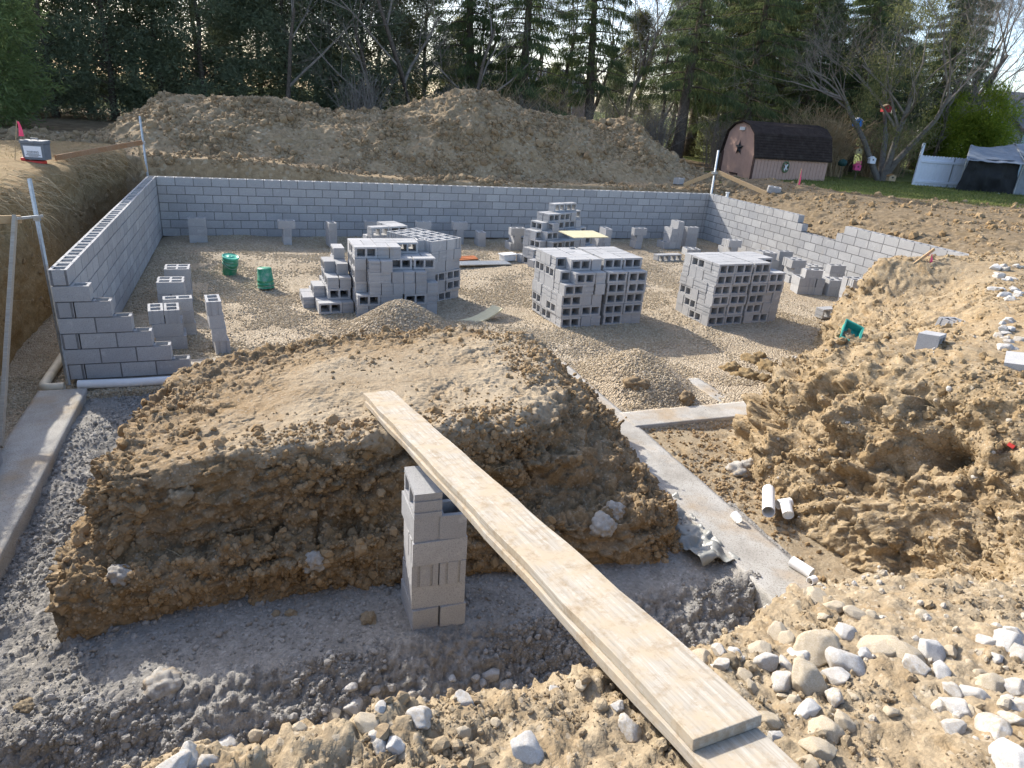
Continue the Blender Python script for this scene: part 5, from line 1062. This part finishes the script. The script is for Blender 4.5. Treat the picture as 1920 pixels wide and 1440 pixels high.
m = MB(); m.tube([(1.42+.13*math.cos(t), -.045, .72+.19*math.sin(t)) for t in [i*6.283/14 for i in range(15)]], .035, 6, False); wr = m.build('wreath', 'wreath', shed); MB().tube([(1.36, -.06, .6), (1.48, -.06, .82)], .03, 6).tube([(1.36, -.07, .8), (1.48, -.07, .62)], .025, 6).build('bow', 'white', wr)
fa, fb = Vector((28.3, 3.5, 1.5)), Vector((30.9, 2.55, 1.55)); fence = empty('fence', tuple(fa), math.atan2(fb.y-fa.y, fb.x-fa.x)); tag(fence, 'white vinyl fence section with a taller end post, behind the lawn', 'fence')
Lf = (fb-fa).length; nbd = 22
for i in range(nbd):
    w_ = Lf/nbd; o = MB().prism([(0, 0), (w_-.008, 0), (w_-.008, 1.28), (w_*.72, 1.33), (w_*.28, 1.33), (0, 1.28)], -.012, .012).build('board', 'white_vinyl', fence); o.location.x = i*w_
MB().box((-.05, 0, .9), (.09, .09, 1.8)).build('post', 'white_vinyl', fence); MB().box((Lf/2, -.03, .3), (Lf, .04, .09)).box((Lf/2, -.03, 1.1), (Lf, .04, .09)).build('rail', 'white_vinyl', fence); MB().box((Lf*.5, -.02, .66), (.035, .03, 1.3)).build('joint', 'galv', fence)
def cloth(name, A, B, C_, D, mat, par, nu=34, nv=24, w_=.06, s=1, sag=0.):
    A, B, C_, D = map(np.array, (A, B, C_, D)); U, V = np.meshgrid(np.linspace(0, 1, nu), np.linspace(0, 1, nv), indexing='ij'); U = U[..., None]; V = V[..., None]; P_ = (A*(1-U)+B*U)*(1-V)+(D*(1-U)+C_*U)*V
    nrm = np.cross(B-A, D-A); nrm = nrm/np.linalg.norm(nrm); q = P_.reshape(-1, 3).astype(np.float32); dd = fbm(q, .7, 3, s)*w_+np.abs(vnoise(q*np.array([1, 1, .35]), .22, s+3))*w_*.6; P_ = P_+nrm*dd.reshape(nu, nv, 1); P_[..., 2] -= sag*(4*U*(1-U))[..., 0]*V[..., 0]
    i = np.arange(nu-1)[:, None]*nv+np.arange(nv-1)[None]; o = link(name, np_mesh(name, P_.reshape(-1, 3), np.stack([i, i+nv, i+nv+1, i+1], -1).reshape(-1, 4), mat, True), par); o.modifiers.new('t', 'SOLIDIFY').thickness = .01; return o
tp = empty('tarp_shelter', (29.0, 2.0, 1.5), -.36); tag(tp, 'tarp-covered storage shelter with grey roof and torn black sides', 'shelter')
cloth('black_side', (-.15, 0, 0), (2.2, 0, 0), (2.2, .05, 1.42), (.1, .05, 1.36), 'tarp_black', tp, w_=.10); cloth('grey_side', (2.2, -.02, 0), (5.5, -.05, 0), (5.5, .05, 1.75), (2.25, .03, 1.5), 'tarp_grey', tp, w_=.12, s=5)
cloth('roof_sheet', (-.15, -.22, 1.30), (2.3, -.3, 1.30), (2.7, 1.5, 2.0), (.9, 1.5, 1.86), 'tarp_grey', tp, w_=.05, s=9, sag=.1); cloth('roof_sheet', (2.3, -.3, 1.34), (5.6, -.3, 1.6), (5.6, 1.5, 2.15), (2.65, 1.5, 2.02), 'tarp_grey', tp, w_=.05, s=12)
MB().tube([(0, .02, 0), (0, .02, 1.35), (.9, 1.5, 1.84)], .025, 6).tube([(2.22, -.08, 0), (2.24, -.08, 1.4), (2.7, 1.5, 1.98)], .03, 6).tube([(5.4, 0, 0), (5.4, 0, 1.7)], .03, 6).build('frame', 'galv', tp)
m = MB(); v, f = ico(2); 
for k in range(7): c = np.array([1.55+.16*random.uniform(-1.4, 1.4), -.2+random.uniform(-.1, .1), .06+.05*random.random()]); m.add([tuple(c+q*np.array([.07, .05, .05])) for q in v], [tuple(int(x) for x in q) for q in f])
tag(m.build('paper_scraps', 'white', None), 'heap of white scraps lying before the black tarp', 'scraps', None, 'stuff').matrix_world = Matrix.Translation((29.0, 2.0, 1.5)) @ Matrix.Rotation(-.36, 4, 'Z')
hs = empty('house', (41.0, 8.6, 1.5), -.25); tag(hs, 'blue-grey sided house with a low gable roof at the far right', 'house')
MB().box((4, 3, 1.4), (8, 6, 2.8)).build('wall', 'house_wall', hs)
for i in range(16): MB().box((4, -.02, .09+i*.175), (8.04, .03, .16), Matrix.Rotation(.12, 3, 'X')).build('siding_board', 'house_wall', hs)
for i in range(10): wd = 6.2*(1-i/10.5); MB().box((-.02, 3, 2.85+i*.17), (.03, wd, .155), Matrix.Rotation(-.12, 3, 'Y')).build('siding_board', 'house_wall', hs)
m = MB().add([(-.4, -.5, 2.7), (8.4, -.5, 2.7), (8.4, 3, 4.7), (-.4, 3, 4.7), (-.4, 6.5, 2.7), (8.4, 6.5, 2.7)], [(0, 1, 2, 3), (3, 2, 5, 4)]); o = m.build('roof', 'roof_grey', hs); o.modifiers.new('t', 'SOLIDIFY').thickness = .15
MB().add([(0, 0, 2.8), (0, 6, 2.8), (0, 3, 4.55)], [(0, 1, 2)]).build('gable', 'house_wall', hs); wn = MB().box((1.4, -.05, 1.5), (1.0, .08, 1.2)).build('window', 'white', hs); MB().box((1.4, -.07, 1.5), (.84, .08, 1.04)).build('pane', 'ink', wn)
h2 = empty('house', (19.5, 38, 1.5), .1); tag(h2, 'pinkish house wall glimpsed through the trunks behind the dirt pile', 'house'); MB().box((5, 3, 1.7), (11, 6, 3.4)).build('wall', 'brick_house', h2)
o = MB().add([(-.9, -.6, 3.3), (10.9, -.6, 3.3), (10.9, 3, 5.2), (-.9, 3, 5.2), (-.9, 6.6, 3.3), (10.9, 6.6, 3.3)], [(0, 1, 2, 3), (3, 2, 5, 4)]).build('roof', 'roof_grey', h2); o.modifiers.new('t', 'SOLIDIFY').thickness = .15
for x in (1.5, 4.6, 8.2): wn = MB().box((x, -.03, 1.8), (1.1, .1, 1.3)).build('window', 'white', h2); MB().box((x, -.06, 1.8), (.95, .1, 1.15)).build('pane', 'ink', wn)
def birdhouse(px, py, t, mat, roofm, label, w_=.22, hh=.24, pole=False, style=0):
    p = at_t(px, py, t); root = empty('birdhouse', (p[0], p[1], p[2]-hh/2), -.35); tag(root, label, 'birdhouse', 'birdhouses in and around the tree')
    if style == 2: MB().lathe([(0, 0), (w_*.5, .03), (w_*.62, .15), (w_*.5, .25), (0, .3)], 14).build('body', mat, root, True)
    else:
        MB().prism([(-w_/2, 0), (w_/2, 0), (w_/2, hh*.72), (0, hh), (-w_/2, hh*.72)], -w_*.45, w_*.45).build('body', mat, root)
        for s_ in (-1, 1): MB().beam((s_*w_*.60, .02, hh*.68), (s_*-.01, .02, hh*1.04), w_*1.0, .015, (0, 0, 1)).build('roof', roofm, root)
    MB().tube([(0, -w_*.46, hh*.55), (0, -w_*.47, hh*.55)], w_*.14, 10).build('entrance', 'ink', root)
    if style == 1:
        for k in range(4): MB().box(((k-1.5)*w_*.25, -w_*.3, hh+.06), (w_*.14, .02, .10)).build('picket', mat, root)
    if pole: MB().tube([(0, 0, 0), (.03, 0, -(p[2]-hh/2-1.45))], .018, 6).build('pole', 'bark', root)
    else: MB().tube([(0, .0, hh), (0.05, .05, hh+.3)], .008, 5).build('hanger', 'ink', root)
birdhouse(1608, 229, 29.3, 'bh_blue', 'bh_white', 'bright blue birdhouse with pale roof hanging left in the tree', .30, .34); birdhouse(1662, 203, 29.3, 'bh_red', 'bh_tan', 'red barn-like birdhouse, highest in the tree', .32, .30); birdhouse(1635, 300, 29.2, 'bh_white', 'bh_white', 'white birdhouse hanging by the tree trunk', .24, .28)
birdhouse(1607, 313, 29.0, 'bh_pink', 'bh_pink', 'pink birdhouse with little pickets on a post', .24, .26, True, 1); birdhouse(1580, 305, 29.0, 'bh_green', 'bh_green', 'dark green round feeder on a post', .30, .3, True, 2); birdhouse(1609, 282, 29.4, 'bh_yellow', 'bh_brown', 'yellowish birdhouse above the pink one', .26, .24); birdhouse(1671, 333, 28.8, 'bh_tan', 'bh_brown', 'weathered tan birdhouse low at the right of the trunk', .28, .26, True)
h = hit(1895, 838)[0]; o = MB().box((0, 0, 0), (.10, .05, .03)).box((.06, .02, .01), (.05, .06, .02)).build('plastic_scrap', 'red'); o.location = h+Vector((0, 0, .01)); o.rotation_euler = (.3, .4, .5); tag(o, 'small red scrap lodged in the right bank', 'scrap')
